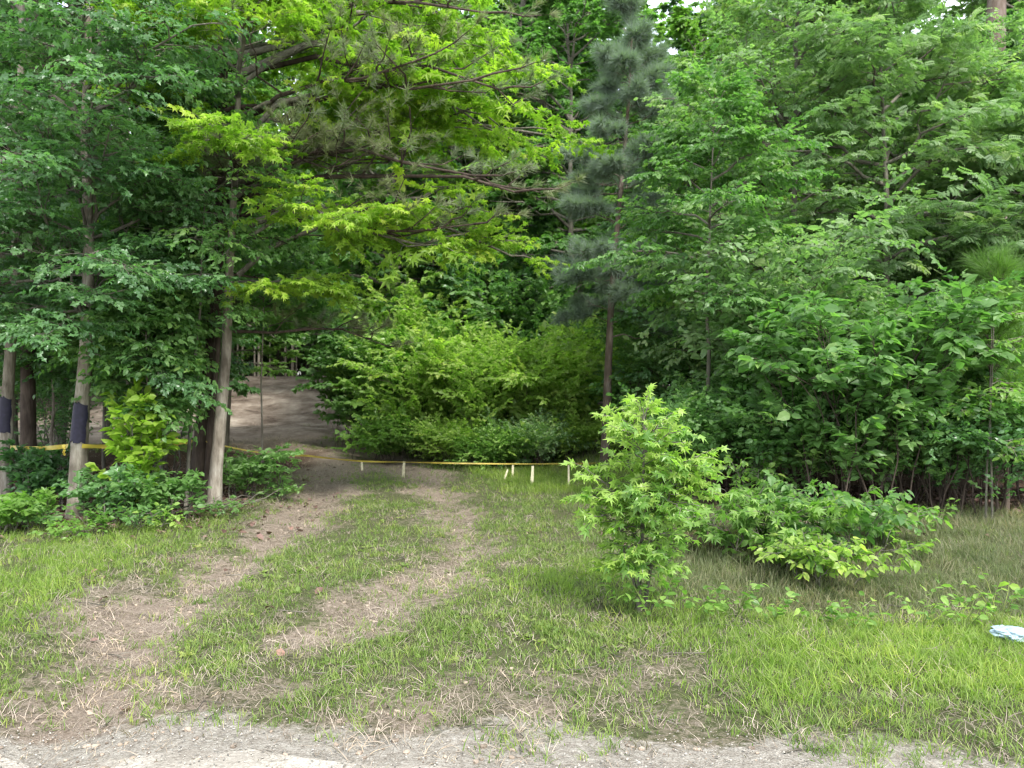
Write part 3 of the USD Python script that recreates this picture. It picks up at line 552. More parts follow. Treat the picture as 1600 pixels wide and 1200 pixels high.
# ------------------------------------------------------------------ the wall of trees at the right
right = [  # u, d, H, r, crown0, rad, mat, kind, size, nl, bark, label
    (1103, 10.6, 5.3, .038, 2.5, 1.15, 'mid', 'oval', .10, 15, 'bark_mid', 'slim pale stem right of the bright sapling, with grey-green crown'),
    (1055, 16.4, 7.2, .05, 1.2, 1.6, 'mid', 'oval', .11, 32, 'bark_mid', 'bushy mid green tree just right of the thin pine'),
    (1235, 12.8, 8.4, .08, 1.5, 2.0, 'grey', 'oval', .10, 40, 'bark_mid', 'pale leafy tree behind the dark big-leaved bush'),
    (1385, 12.2, 8.0, .07, 1.7, 2.0, 'grey', 'pinnate', .21, 40, 'bark_mid', 'feathery pale tree in the middle of the right-hand wall of foliage'),
    (1490, 13.4, 7.0, .07, 1.9, 2.2, 'grey', 'oval', .10, 40, 'bark_mid', 'pale tree just below and left of the broad grey pine trunk'),
    (1630, 11.6, 5.6, .05, 2.2, 1.7, 'grey', 'pinnate', .20, 34, 'bark_mid', 'drooping leafy tree at the right edge, above the young pine'),
    (1190, 17.4, 11, .1, 2.5, 2.5, 'bright', 'oval', .11, 40, 'bark_mid', 'taller mid green tree whose crown nears the top right of the thin pine'),
    (1320, 16.8, 11.2, .1, 2.5, 2.7, 'grey', 'oval', .11, 40, 'bark_mid', 'tall pale tree with sky showing past its top, behind the feathery tree'),
]
for k, (u, d, H, r, c0, rad, mt, kd, sz, nl, bk, lab) in enumerate(right):
    t = thing('broadleaf_tree', lab, 'tree', base_at(u, d))
    make_tree(t, 100 + k, H, r, c0, rad, mt, kd, sz, nper=20 if kd != 'pinnate' else 12, nl=int(nl * 1.5), m=8, tw=5, twig_wood=False, barkm=bk, wob=.07, elev=(1.0, .15))
b = base_at(1562, 15.2)
t = thing('pine_tree', 'broad grey pine trunk showing through leaves in the top right corner', 'pine tree', b)
make_pine(t, 22, 18, .28, 10.5, 3.0, 'pine', nl=30, nlen=.2, barkm='bark_pine', lean=(.004, 0))
rb = [
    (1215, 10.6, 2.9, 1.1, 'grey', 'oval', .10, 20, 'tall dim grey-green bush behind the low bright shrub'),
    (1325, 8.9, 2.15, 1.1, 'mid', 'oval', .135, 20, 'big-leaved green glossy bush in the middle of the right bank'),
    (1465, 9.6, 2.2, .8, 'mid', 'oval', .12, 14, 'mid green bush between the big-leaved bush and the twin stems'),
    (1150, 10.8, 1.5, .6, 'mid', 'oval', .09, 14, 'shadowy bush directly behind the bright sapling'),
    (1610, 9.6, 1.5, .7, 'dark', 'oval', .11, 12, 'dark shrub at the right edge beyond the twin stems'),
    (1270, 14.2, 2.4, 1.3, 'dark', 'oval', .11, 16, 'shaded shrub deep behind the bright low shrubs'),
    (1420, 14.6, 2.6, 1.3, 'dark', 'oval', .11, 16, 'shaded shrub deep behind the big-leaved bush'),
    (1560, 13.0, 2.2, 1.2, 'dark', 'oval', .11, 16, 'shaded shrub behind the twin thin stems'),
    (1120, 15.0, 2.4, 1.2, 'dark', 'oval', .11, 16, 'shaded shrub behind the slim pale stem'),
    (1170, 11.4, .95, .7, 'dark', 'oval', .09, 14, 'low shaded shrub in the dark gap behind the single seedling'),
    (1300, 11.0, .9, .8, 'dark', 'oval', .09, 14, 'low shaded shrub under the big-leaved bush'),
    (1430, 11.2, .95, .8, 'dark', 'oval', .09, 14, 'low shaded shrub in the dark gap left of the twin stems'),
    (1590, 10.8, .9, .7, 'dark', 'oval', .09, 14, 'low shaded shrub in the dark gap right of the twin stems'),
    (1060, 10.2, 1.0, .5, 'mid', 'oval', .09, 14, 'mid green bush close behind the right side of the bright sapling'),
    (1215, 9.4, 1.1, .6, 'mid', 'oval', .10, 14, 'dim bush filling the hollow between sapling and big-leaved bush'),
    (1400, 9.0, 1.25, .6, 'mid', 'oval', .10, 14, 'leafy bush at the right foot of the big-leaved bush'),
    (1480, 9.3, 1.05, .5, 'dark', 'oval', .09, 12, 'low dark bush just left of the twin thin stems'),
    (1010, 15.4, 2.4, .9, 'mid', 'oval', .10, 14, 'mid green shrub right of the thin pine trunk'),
]
for k, (u, d, H, rad, mt, kd, sz, st, lab) in enumerate(rb):
    b = base_at(u, d); t = thing('shrub', lab, 'shrub', b)
    make_bush(t, 120 + k, H, rad, mt, kd, sz, stems=st, nper=8, m=9, tw=5, barkm='bark_dark', sr=.009, base=.3, hero=300 if k == 1 else 0, eye=np.array([0, 0, 1.6]) - b, arch=.35, elev=(.55, 1.4))
# the low bright shrubs spilling over the bank
lowr = [
    (1160, 7.2, .5, .72, 'bright', 'star', .11, 11, 'low bright shrub spilling over the bank beside the sapling', 200),
    (1305, 7.2, .52, .6, 'mid', 'oval', .10, 10, 'bright shrub in front of the big-leaved bush, with drooping leaves', 260),
    (1275, 6.4, .36, .34, 'thicket', 'oval', .085, 8, 'yellowish small shrub hanging lowest on the bank', 120),
    (1365, 7.4, .42, .4, 'bright', 'oval', .10, 7, 'straggly light green shrub at the right end of the low growth on the bank', 90),
    (1225, 6.9, .3, .42, 'bright', 'oval', .09, 8, 'low spreading plant in front, between the two largest bank shrubs', 90),
    (1183, 9.0, .62, .22, 'bright', 'oval', .09, 5, 'single small seedling standing in the dark gap under the trees', 60),
]
for k, (u, d, H, rad, mt, kd, sz, st, lab, hero) in enumerate(lowr):
    b = base_at(u, d); t = thing('shrub', lab, 'shrub', b)
    make_bush(t, 140 + k, H, rad, mt, kd, sz * .9, stems=st, nper=5, m=6, tw=3, hero=min(300, hero * 2), eye=np.array([0, 0, 1.6]) - b, elev=(.3, 1.3), sr=.006, arch=.45, ldroop=.5)
# twin thin stems and the young long-needled pine at the right
b = base_at(1546, 8.5)
t = thing('young_tree', 'twin thin pale stems with small pale leaves at the right end of the bank', 'tree', b)
rng = np.random.default_rng(5)
for dx, dx2 in ((-.04, .02), (.03, .0)):
    obj('stem', trunk_mesh([(dx, 0, -.1), (dx * .8, 0, .5), (dx2, 0, 1.3), (dx2 + .03, 0, 2.2)], [.013, .011, .008, .003], 8, rings=16, flare=.1), M['bark_mid'], t, smooth=True)
lb, L = limbs_on_trunk(rng, [(0, 0, 0), (.03, 0, 2.2)], 14, .35, .95, .42, lambda q_: 1.1 - .5 * q_, (.6, .3), .3)
wd, tws = foliage(rng, lb, np.full(14, .005), m=5, tw=3)
obj('branches', cat_mesh(wd), M['bark_pale'], t, smooth=True, kind='stuff'); obj('foliage', add_leaves(rng, tws, 'oval', .075, 4), M['bright'], t, kind='stuff')
b = base_at(1572, 9.0)
t = thing('pine_tree', 'young pine with long light green needles at the right edge', 'pine tree', b)
make_pine(t, 23, 2.75, .03, .9, .6, 'pine_light', nl=18, m=4, tw=3, q_=3, nn=16, nlen=.24, width=.0025, elev=(1.2, .7), spread=.6)

# ------------------------------------------------------------------ the bright sapling in the foreground
b = base_at(1000, 5.55)
t = thing('sapling', 'bright green leafy sapling standing alone in the grass right of the track', 'sapling', b, scale=(1.0, 1.0, .9))
rng = np.random.default_rng(77)
obj('stem', trunk_mesh([(0, 0, -.08), (-.01, 0, .2), (.01, 0, .5), (.03, 0, .9), (.02, 0, 1.2), (.05, 0, 1.42)], [.02, .017, .014, .011, .007, .003], 10, rings=24, flare=.25), M['bark_mid'], t, smooth=True)
obj('stem', trunk_mesh([(.01, 0, -.08), (-.04, .02, .25), (-.12, .03, .5), (-.16, .02, .78), (-.22, .0, .96)], [.013, .011, .009, .006, .003], 8, rings=18, flare=.2), M['bark_mid'], t, smooth=True)
obj('stem', trunk_mesh([(.02, 0, -.08), (.06, -.02, .3), (.13, -.03, .6), (.2, -.02, .9), (.27, .0, 1.1)], [.014, .012, .009, .006, .003], 8, rings=18, flare=.2), M['bark_mid'], t, smooth=True)
A = [(0, 0, .22), (.01, 0, .5), (.03, 0, .9), (.02, 0, 1.2), (.05, 0, 1.42)]
l1, L1 = limbs_on_trunk(rng, A, 34, .10, .98, .23, lambda q_: .25 + .95 * np.sin(np.pi * np.clip(q_ * .74 + .06, 0, 1)), (1.1, .35), .15)
l2, L2 = limbs_on_trunk(rng, [(-.04, .02, .25), (-.12, .03, .5), (-.16, .02, .78), (-.22, 0, .96)], 13, .45, 1.0, .2, lambda q_: 1.1 - .4 * q_, (.9, .3), .2)
l3, L3 = limbs_on_trunk(rng, [(.06, -.02, .3), (.13, -.03, .6), (.2, -.02, .9), (.27, 0, 1.1)], 14, .5, 1.0, .2, lambda q_: 1.1 - .4 * q_, (.9, .3), .2)
lb = np.concatenate([l1, l2, l3])
wd, tws = foliage(rng, lb, np.full(len(lb), .005), m=5, tw=2, ratio=.5, start=.2)
obj('branches', cat_mesh(wd), M['bark_mid'], t, smooth=True, kind='stuff')
pos, d, nr, s = leaves_on(rng, tws, 5, .076, .6, .45)
kk = np.argsort(pos[:, 1] - 3 * s)
for n_ in kk[:300]: obj('leaf', place(STAR, pos[n_:n_ + 1], d[n_:n_ + 1], nr[n_:n_ + 1], s[n_:n_ + 1]), M['bright'], t)
obj('foliage', place(STAR, pos[kk[300:]], d[kk[300:]], nr[kk[300:]], s[kk[300:]]), M['bright'], t, kind='stuff')

# seedlings in the rough grass at the right
seed_spots = [(1150, 5.55, .26, 'small seedling in the rough grass, first to the right of the sapling'), (1205, 5.35, .2, 'tiny seedling low in the lush grass edge, right of the sapling'), (1095, 5.4, .18, 'small pale seedling nearest to the sapling base on its right'),
              (1275, 5.5, .18, 'small seedling below the yellowish low shrub'), (1340, 5.3, .16, 'tiny seedling between the low shrub and the plastic bag'), (1435, 7.0, .24, 'yellow-green seedling alone halfway up the rough bank'), (1465, 7.9, .26, 'pale seedling at the top of the bank before the dark trees'),
              (1440, 5.35, .22, 'leafy seedling left of the plastic bag at the lush grass edge'), (1562, 5.35, .30, 'tallest seedling, standing just above the plastic bag'), (1510, 5.3, .2, 'low weedy seedling touching the left of the bag'), (1040, 6.0, .3, 'weedy shoot just behind and right of the foot of the sapling'), (978, 5.45, .26, 'leafy shoot at the left foot of the sapling'), (1014, 5.35, .24, 'leafy shoot directly in front of the foot of the sapling')]
for k, (u, d, H, lab) in enumerate(seed_spots):
    b = base_at(u, d); t = thing('seedling', lab, 'seedling', b); rng = np.random.default_rng(200 + k)
    st = rng.integers(3, 5); az = np.arange(st) * 2.4 + rng.random(); uu = np.linspace(0, 1, 5)
    Q = np.stack([np.cos(az)[:, None] * .45 * H * uu ** 1.4, np.sin(az)[:, None] * .45 * H * uu ** 1.4, -.02 + H * rng.uniform(.7, 1.1, st)[:, None] * uu], -1)
    tw_ = children(rng, Q, 4, .45, 3, start=.3)
    obj('stems', cat_mesh([batch_tube(Q, np.linspace(.004, .002, 5)[None] * np.ones((st, 1)), 4), batch_tube(tw_, np.array([[.002, .0015, .001]]) * np.ones((len(tw_), 1)), 3)]), M['grass'], t, smooth=True)
    p_, d_, n_, s_ = leaves_on(rng, tw_, 3, .065, .8, .3)
    for m_ in range(len(p_)): obj('leaf', place(OVAL, p_[m_:m_ + 1], d_[m_:m_ + 1], n_[m_:m_ + 1], s_[m_:m_ + 1]), M['bright'], t)

weed_spots = [(60, 8.7, .22, 'small weed in the lush grass at the foot of the left-edge oak'), (150, 8.6, .2, 'low weed in front of the foot of the banded trunk'), (205, 8.75, .24, 'broad-leaved weed between the banded trunk and the leaf litter'), (250, 8.9, .18, 'small weed at the left end of the brown leaf litter'),
              (440, 11.0, .2, 'small weed on the track edge right of the small green shrub'), (110, 8.4, .16, 'tiny weed low in the grass before the banded trunk'), (345, 9.6, .16, 'tiny weed at the very foot of the pale leaning trunk')]
for k, (u, d, H, lab) in enumerate(weed_spots):
    b = base_at(u, d); t = thing('weed', lab, 'weed', b)
    make_bush(t, 260 + k, H, .16, 'bright' if k % 2 else 'mid', 'oval', .06, nper=4, stems=6, m=4, tw=2, sr=.003, mesh=True, barkm='bark_mid', elev=(.5, 1.4), base=.05)

# ------------------------------------------------------------------ woods further back: prototypes and their copies
LIB = stage.CreateClassPrim('/World/Library')
def proto(name): return UsdGeom.Xform.Define(stage, f'/World/Library/{name}').GetPrim()
protos = {}
for nm, args in {
    'back_mid_a': dict(seed=301, H=13, r=.13, crown0=2.6, rad=3.2, leafmat='mid', kind='kite', size=.17, nl=60, m=8, tw=5, nper=11),
    'back_mid_b': dict(seed=302, H=12.5, r=.12, crown0=2.2, rad=3.0, leafmat='dark', kind='kite', size=.17, nl=60, m=8, tw=5, nper=11),
    'back_grey_a': dict(seed=303, H=13.5, r=.13, crown0=2.4, rad=3.3, leafmat='grey', kind='kite', size=.17, nl=60, m=8, tw=5, nper=11),
    'back_bright': dict(seed=304, H=12.5, r=.12, crown0=2.2, rad=3.2, leafmat='bright', kind='kite', size=.17, nl=60, m=8, tw=5, nper=11),
    'wood_tall': dict(seed=305, H=15, r=.14, crown0=6.0, rad=3.0, leafmat='mid', kind='kite', size=.22, nl=44, m=7, tw=4, nper=9, barkm='bark_mid'),
}.items():
    p = proto(nm); make_tree(p, twig_wood=False, **{'barkm': 'bark_mid', **args}); protos[nm] = p
p = proto('wood_shrub'); make_bush(p, 310, 3.4, 2.0, 'dark', 'kite', .2, nper=9, stems=16, m=7, tw=5)
def copy(pn, name, label, cat, loc, rz, sc, group=None):
    t = thing(name, label, cat, loc, rz, sc, group)
    t.GetReferences().AddInternalReference(f'/World/Library/{pn}'); t.SetInstanceable(True)
    return t
back = [  # u, d, proto, scale, label
    (880, 22.5, 'back_mid_a', 1.0, 'mid green tree standing behind the thin pine, on its left'),
    (800, 25.5, 'back_mid_b', .98, 'dark tree over the dark hollow behind the thicket'),
    (720, 23.5, 'back_mid_b', .85, 'dark tree behind the olive pine boughs, above the thicket'),
    (985, 24.0, 'back_bright', 1.02, 'light green tree directly behind the top of the thin pine'),
    (1080, 21.5, 'back_bright', .92, 'light green tree with a rounded crown right of the thin pine top'),
    (1180, 24.5, 'back_mid_a', 1.02, 'tree below the small patch of sky right of the thin pine'),
    (1290, 22.5, 'back_grey_a', .98, 'tall pale tree far behind the feathery tree'),
    (1420, 21.0, 'back_grey_a', 1.0, 'tall pale tree far behind, on the left of the broad grey pine trunk'),
    (1600, 20.5, 'back_grey_a', 1.0, 'pale tree behind the broad grey pine trunk'),
    (620, 26.0, 'back_mid_a', .95, 'shaded tree behind the bright star-leaved boughs'),
    (600, 22.5, 'back_mid_a', 1.12, 'tall shaded tree behind the left end of the thicket'),
    (690, 24.0, 'back_bright', 1.15, 'tall light tree behind the tips of the olive pine boughs'),
    (540, 31.0, 'wood_tall', 1.2, 'tall tree beyond the right end of the dirt clearing'),
    (250, 17.0, 'back_mid_b', .9, 'shaded tree behind the dark pine'),
    (90, 16.0, 'back_mid_a', .92, 'shaded tree behind the dark brown trunk'),
    (-60, 14.5, 'back_mid_b', .9, 'shaded tree beyond the left edge of the picture'),
    (170, 20.0, 'back_bright', .9, 'light tree glimpsed between the banded trunk and dark pine'),
    (350, 20.5, 'back_mid_a', .8, 'tree on the near left side of the dirt clearing'),
    (20, 20.5, 'back_mid_b', 1.0, 'tree deep in the woods behind the banded oak at the left edge'),
]
rr_ = random.Random(4)
for u, d, pn, sc, lab in back:
    copy(pn, 'broadleaf_tree', lab, 'tree', np.array(base_at(u, d)) - (0, 0, .05), rr_.uniform(0, 360), sc * np.array([1, 1, rr_.uniform(.96, 1.05)]))
# slender trunks beyond the clearing
for k, u in enumerate((356, 371, 379, 398, 404, 422, 446, 457, 463, 489, 501, 512, 533)):
    d = rr_.uniform(44.5, 52); w_ = (.55, .3, .45, .35, .6, .28, .5, .68, .3, .42, .3, .5, .4)[k]
    copy('wood_tall', 'slender_tree', 'slender trunk in the row of dark woods beyond the dirt clearing', 'tree', np.array(base_at(u, d)) - (0, 0, .1), rr_.uniform(0, 360), (w_, w_, rr_.uniform(1.1, 1.5)), 'slender trunks beyond the clearing')
def instancer(path, targets, pos, yaw, scale, idx, label, cat, tilt=None, rng=None):
    pi = UsdGeom.PointInstancer.Define(stage, path)
    kids = []
    for k_, src in enumerate(targets):
        if isinstance(src, str):
            c_ = UsdGeom.Xform.Define(stage, f'{path}/tree_{k_:03d}'); c_.GetPrim().GetReferences().AddInternalReference(src); kids.append(c_.GetPath())
        else:
            kids.append(usdkit.mesh(stage, f'{path}/{src[0]}', src[1], M[src[2]], smooth=src[3]).GetPath())
    pi.CreatePrototypesRel().SetTargets(kids)
    n = len(pos); pi.CreateProtoIndicesAttr(Vt.IntArray.FromNumpy(np.asarray(idx, np.int32)))
    pi.CreatePositionsAttr(Vt.Vec3fArray.FromNumpy(np.asarray(pos, np.float32)))
    tx, ty = (tilt if tilt is not None else (np.zeros(n), np.zeros(n)))
    cz, sz, cx, sx, cy, sy = np.cos(yaw / 2), np.sin(yaw / 2), np.cos(tx / 2), np.sin(tx / 2), np.cos(ty / 2), np.sin(ty / 2)
    w = cx * cy * cz + sx * sy * sz; x = sx * cy * cz - cx * sy * sz; y = cx * sy * cz + sx * cy * sz; z = cx * cy * sz - sx * sy * cz
    pi.CreateOrientationsAttr(Vt.QuathArray([Gf.Quath(float(a_), float(b_), float(c_), float(d_)) for a_, b_, c_, d_ in zip(w, x, y, z)]))
    s = np.asarray(scale, float); s = np.repeat(s[:, None], 3, 1) if s.ndim == 1 else s
    pi.CreateScalesAttr(Vt.Vec3fArray.FromNumpy(s.astype(np.float32)))
    tag(pi.GetPrim(), label, cat, kind='stuff'); return pi
rng = np.random.default_rng(9)
fp = []
for d in np.arange(31, 86, 3.4):
    for ang in np.arange(-46, 46, 3.4 / d * 57.3 * 1.05):
        a_ = math.radians(ang + rng.uniform(-1, 1)); dd = d + rng.uniform(-1.6, 1.6)
        x, y = math.tan(a_) * dd, dd
        u = 800 + x / y * FPX
        if y < 52 and 300 < u < 600 : continue
        fp.append((x, y, hz(x, y) - .1))
fp = np.array(fp)
instancer('/World/distant_forest', ['/World/Library/back_mid_b', '/World/Library/back_mid_a', '/World/Library/wood_shrub'], fp, rng.uniform(0, 6.28, len(fp)), rng.uniform(1.0, 1.6, len(fp)), rng.choice(3, len(fp), p=[.4, .25, .35]), 'far-off woods closing the view behind the nearer trees', 'woods')

fp = []
for d in (50.5, 52.5, 54.5, 57, 60, 64):
    for u in np.arange(300, 640, 24 * 50 / d): x = (u + rng.uniform(-9, 9) - 800) / FPX * d; y = d + rng.uniform(-.8, .8); fp.append((x, y, hz(x, y) - .1))
fp = np.array(fp)
instancer('/World/dark_undergrowth', ['/World/Library/wood_shrub'], fp, rng.uniform(0, 6.28, len(fp)), rng.uniform(1.5, 2.6, len(fp)), np.zeros(len(fp), int), 'dark undergrowth filling the woods behind the slender trunks', 'undergrowth')

# ------------------------------------------------------------------ tape and stakes
def ribbon(pts, w=.055, seed=0, twist=1.2):
    pts = np.asarray(pts, float); s = np.linspace(0, 1, len(pts)); t = np.linspace(0, 1, 60)
    C = np.stack([np.interp(t, s, pts[:, k]) for k in range(3)], 1)
    T_ = norm(np.gradient(C, axis=0)); side = norm(np.cross(T_, [0, 0, 1.])); up = np.cross(side, T_)
    a_ = twist * (meshkit.noise(np.stack([t * 9, t * 0, t * 0], -1), seed) - .5) * 2
    ww = up * np.cos(a_)[:, None] + side * np.sin(a_)[:, None]
    n = side * np.cos(a_)[:, None] - up * np.sin(a_)[:, None]
    V = np.concatenate([C - ww * w / 2 + n * .0008, C + ww * w / 2 + n * .0008, C + ww * w / 2 - n * .0008, C - ww * w / 2 - n * .0008]).reshape(4, 60, 3)
    F = []
    for k in range(4):
        for m_ in range(59): F.append([k * 60 + m_, k * 60 + m_ + 1, ((k + 1) % 4) * 60 + m_ + 1, ((k + 1) % 4) * 60 + m_])
    return V.reshape(-1, 3), np.array(F)
def sag(a_, b_, s, n=9):
    a_, b_ = np.asarray(a_), np.asarray(b_); u = np.linspace(0, 1, n); q_ = a_ + (b_ - a_) * u[:, None]; q_[:, 2] -= s * np.sin(np.pi * u); return q_
tp_ = thing('barrier_tape', 'yellow plastic tape strung from the left trees across the track to the thin pine', 'tape')
obj('tape_span', ribbon(sag(P(16, 699, 10.28), P(106, 697, 9.48), .02), .052, 1, .5), M['tape'], tp_)
obj('tape_span', ribbon(sag(P(128, 697, 9.5), P(300, 690, 10.7), .03), .05, 2), M['tape'], tp_)
obj('tape_span', ribbon(np.vstack([sag(P(322, 690, 10.7), P(480, 712, 12.4), .05), sag(P(480, 712, 12.4), P(630, 722, 13.3), .03)[1:], sag(P(630, 722, 13.3), P(936, 724, 14.5), .02)[1:]]), .028, 3), M['tape'], tp_)
rng = np.random.default_rng(3)
for (u, v, d) in ((100, 698, 9.42), (252, 694, 9.9), (276, 687, 10.2)):    # knots and loose ends
    c = P(u, v, d); m_ = trimesh.creation.icosphere(2, .026); m_.vertices *= (1.0, .6, 1.0); m_.vertices *= 1 + .5 * (meshkit.noise(m_.vertices * 45, 4)[:, None] - .5)
    tail = ribbon(np.array([c, c + (.02, -.02, -.03), c + (.01, -.03, -.07), c + (.03, -.03, -.10)]), .03, 6)
    obj('knot', cat_mesh([(m_.vertices + c, m_.faces), (tail[0], np.vstack([tail[1][:, [0, 1, 2]], tail[1][:, [0, 2, 3]]]))]), M['tape'], tp_)
stakes = [(420, 703, 726, 12.3, 'leaning wooden stake in the clump of weeds right of the pale leaning trunk'), (566, 721, 733, 14.9, 'short stub of a stake at the sandy track edge'), (630, 721, 738, 14.0, 'short pale stake where the tape dips at the track edge'), (788, 733, 755, 13.4, 'thin leaning stake, leftmost of the four in the tall grass'),
          (801, 727, 750, 13.8, 'slim yellowish stake beside the leaning one in the tall grass'), (831, 728, 768, 12.7, 'pale upright stake in the middle of the tall grass by the tape'), (889, 727, 773, 12.4, 'tallest pale stake, nearest to the thin pine')]
for k, (u, v0, v1, d, lab) in enumerate(stakes):
    x = (u - 800) / FPX * d; z0 = hz(x, d); zt = EYE + (600 - v0) / FPX * d; Hs = zt - z0
    t = thing('wooden_stake', lab, 'stake', (x, d, z0)); w = .016 + .004 * (k % 3)
    m_ = trimesh.creation.box((w * 2, w * 1.1, Hs + .06)); m_.apply_translation((0, 0, (Hs - .06) / 2)); m_ = m_.subdivide()
    top = m_.vertices[:, 2] > Hs - .01; m_.vertices[top, 0] *= .75
    m_.apply_transform(trimesh.transformations.rotation_matrix((.12, -.05, .06, .3, .02, .05, -.02)[k], (0, 1, 0)))
    obj('post', (m_.vertices, m_.faces), M['stake'], t)

# the crumpled bag at the right edge
x, y = 3.13, 5.02
m_ = trimesh.creation.icosphere(4, 1.0); v = m_.vertices.copy()
v = v * (1 + .9 * (meshkit.fbm(v * 2.2 + 3, 4, 8)[:, None] - .5)); v += .16 * (np.abs(meshkit.noise(v * 4, 9) - .5)[:, None]) * m_.vertices
v = v * (.13, .08, .045); v[:, 2] = np.maximum(v[:, 2] + .03, -.005) ; v[:, 2] += .02 * (v[:, 0] < -.06)
obj('plastic_bag', (v + (x, y, hz(x, y) + .012), m_.faces), M['bag'], smooth=40, label='crumpled pale blue plastic litter lying in the grass at the right edge', cat='plastic bag')

# ------------------------------------------------------------------ grass, straw, leaf litter, pebbles
def tuft(seed, n, h, spread, width, bend=.5, mat='grass', name='tuft'):
    rng = np.random.default_rng(seed); p = rng.normal(0, spread, (n, 2)); az = rng.uniform(0, 6.28, n); H = h * rng.uniform(.45, 1.15, n); b_ = bend * rng.uniform(.2, 1.3, n) * H
    dx, dy = np.cos(az), np.sin(az); sx, sy = -dy * width, dx * width
    rows = []
    for t_, wk in ((0, 1), (.5, .8), (1, 0.05)):
        c = np.stack([p[:, 0] + dx * b_ * t_ ** 2, p[:, 1] + dy * b_ * t_ ** 2, H * (t_ - .15 * t_ ** 2) - .005], 1); s_ = np.stack([sx * wk, sy * wk, 0 * sx], 1); rows += [c - s_, c + s_]
    V = np.stack(rows, 1).reshape(-1, 3); F = np.array([[0, 1, 3], [0, 3, 2], [2, 3, 5], [2, 5, 4]])
    return name, (V, (F[None] + (np.arange(n) * 6)[:, None, None]).reshape(-1, 3)), mat, False
G_green = [tuft(1 + k, 12, .055, .03, .0022, .9, 'grass', f'grass_tuft_{"abc"[k]}') for k in range(3)]
G_lush = [tuft(11 + k, 14, .085, .038, .0024, .9, 'grass_lush', f'lush_tuft_{"abc"[k]}') for k in range(3)]
G_rough = [tuft(21 + k, 13, .115, .045, .002, .9, 'rough', f'rough_tuft_{"abc"[k]}') for k in range(3)]
G_straw = [tuft(31 + k, 10, .035, .04, .0018, 2.4, 'straw', f'straw_tuft_{"abc"[k]}') for k in range(3)]
rng = np.random.default_rng(12)
def scatter(zones):
    out = []
    for x0, x1, y0, y1, dens in zones:
        n = int((x1 - x0) * (y1 - y0) * dens); xy = np.stack([rng.uniform(x0, x1, n), rng.uniform(y0, y1, n)], 1)
        out.append(xy[np.abs(xy[:, 0]) < .70 * xy[:, 1] + .6])
    return np.vstack(out)
zones = [(-4, 4, 3.25, 5.5, 620), (-5, 5.6, 5.5, 8, 420), (-7, 7.5, 8, 11, 230), (-8, 8, 11, 16, 120), (-11, 6, 16, 24, 55), (-14, 0, 24, 30, 14)]
xy = scatter(zones); x, y = xy.T
D, Lt, Rd, Bk = masks(x, y)
lush = (.35 + .65 * sstep(.35, .6, n2(x, y, 1.9, 36))) * np.clip(sstep(.3, 1.6, x + .6 * (n2(x, y, 1.3, 31) - .5)) * (1 - sstep(5.3, 6.0, y)) * sstep(3.7, 4.3, y) + .75 * sstep(-2.9, -3.8, x + .8 * (n2(x, y, 1.2, 32) - .5)) * (1 - sstep(8.6, 9.6, y)) + .9 * (1 - sstep(.3, .9, np.hypot((x - .45) / .9, y - 6.4))), 0, 1)
green = (1 - D) ** 1.3 * (1 - Lt) * (1 - Rd) * (.35 + .9 * sstep(.3, .62, n2(x, y, 2.2, 33)))
r_ = rng.random(len(x)); rr2 = rng.random(len(x))
far = 1 + .035 * np.maximum(y - 6, 0)
kind = np.full(len(x), -1)
kind[(r_ < green)] = 0
kind[(kind == 0) & (rr2 < lush)] = 1
kind[(kind == 0) & (rr2 < Bk * .85)] = 2
kind[(kind == -1) & (r_ < .12 + .5 * (1 - Rd) * (1 - Lt)) & (rng.random(len(x)) < .75)] = 3
kind[((kind == 0) | (kind == 1)) & (rng.random(len(x)) < .2)] = 3
def place_grass(k, targets, path, s0, s1, label, cat):
    m_ = kind == k; n = m_.sum(); z = height(x[m_], y[m_])
    sc = rng.uniform(s0, s1, n) * far[m_]
    instancer(path, targets, np.stack([x[m_], y[m_], z], 1), rng.uniform(0, 6.28, n), sc, rng.integers(0, 3, n), label, cat, tilt=(rng.normal(0, .26, n), rng.normal(0, .26, n)))
    return n
cnt = [place_grass(0, G_green, '/World/grass', .6, 1.4, 'short green grass around and between the wheel tracks', 'grass'),
       place_grass(1, G_lush, '/World/lush_grass', .6, 1.3, 'lush bright green grass at the right foreground and left edge', 'grass'),
       place_grass(2, G_rough, '/World/rough_grass', .6, 1.3, 'rough olive grass on the bank below the right-hand trees', 'grass'),
       place_grass(3, G_straw, '/World/dry_straw', .6, 1.5, 'dry straw and dead grass scattered over the worn ground', 'straw')]
# taller grass around the stakes and along the thicket's foot
n = 3400; xs = rng.uniform(-2.6, 2.1, n); ys = rng.uniform(11.6, 17.6, n); k_ = (polyd(xs, ys, RUT_R) > .9 + .5 * rng.random(n)) & (xs > -1.2 - .75 * (ys - 13.5).clip(0) + .0 * xs + .3)
xs, ys = xs[k_], ys[k_]; n = len(xs)
instancer('/World/tall_grass', G_lush, np.stack([xs, ys, height(xs, ys)], 1), rng.uniform(0, 6.28, n), rng.uniform(.9, 2.0, n), rng.integers(0, 3, n), 'taller green grass around the wooden stakes at the foot of the thicket', 'grass')
def litter_leaf(seed, name):
    rng = np.random.default_rng(seed); v, f = OVAL; v = v.copy() * (1.3, 1, 1); v[:, 2] += .18 * np.sin(v[:, 1] * 3 + seed) + .1 * np.abs(v[:, 0]) ; v[:, 2] -= v[:, 2].min()
    return name, (v * .075, f), 'litter', False
LL = [litter_leaf(k, f'dead_leaf_{"abc"[k]}') for k in range(3)]
xy = scatter([(-9, -2.4, 8.2, 12, 260), (0.8, 8, 7.6, 11.5, 110), (-4.5, -1, 4, 8.2, 25), (-12, -3, 12, 16, 60)]); lx, ly = xy.T
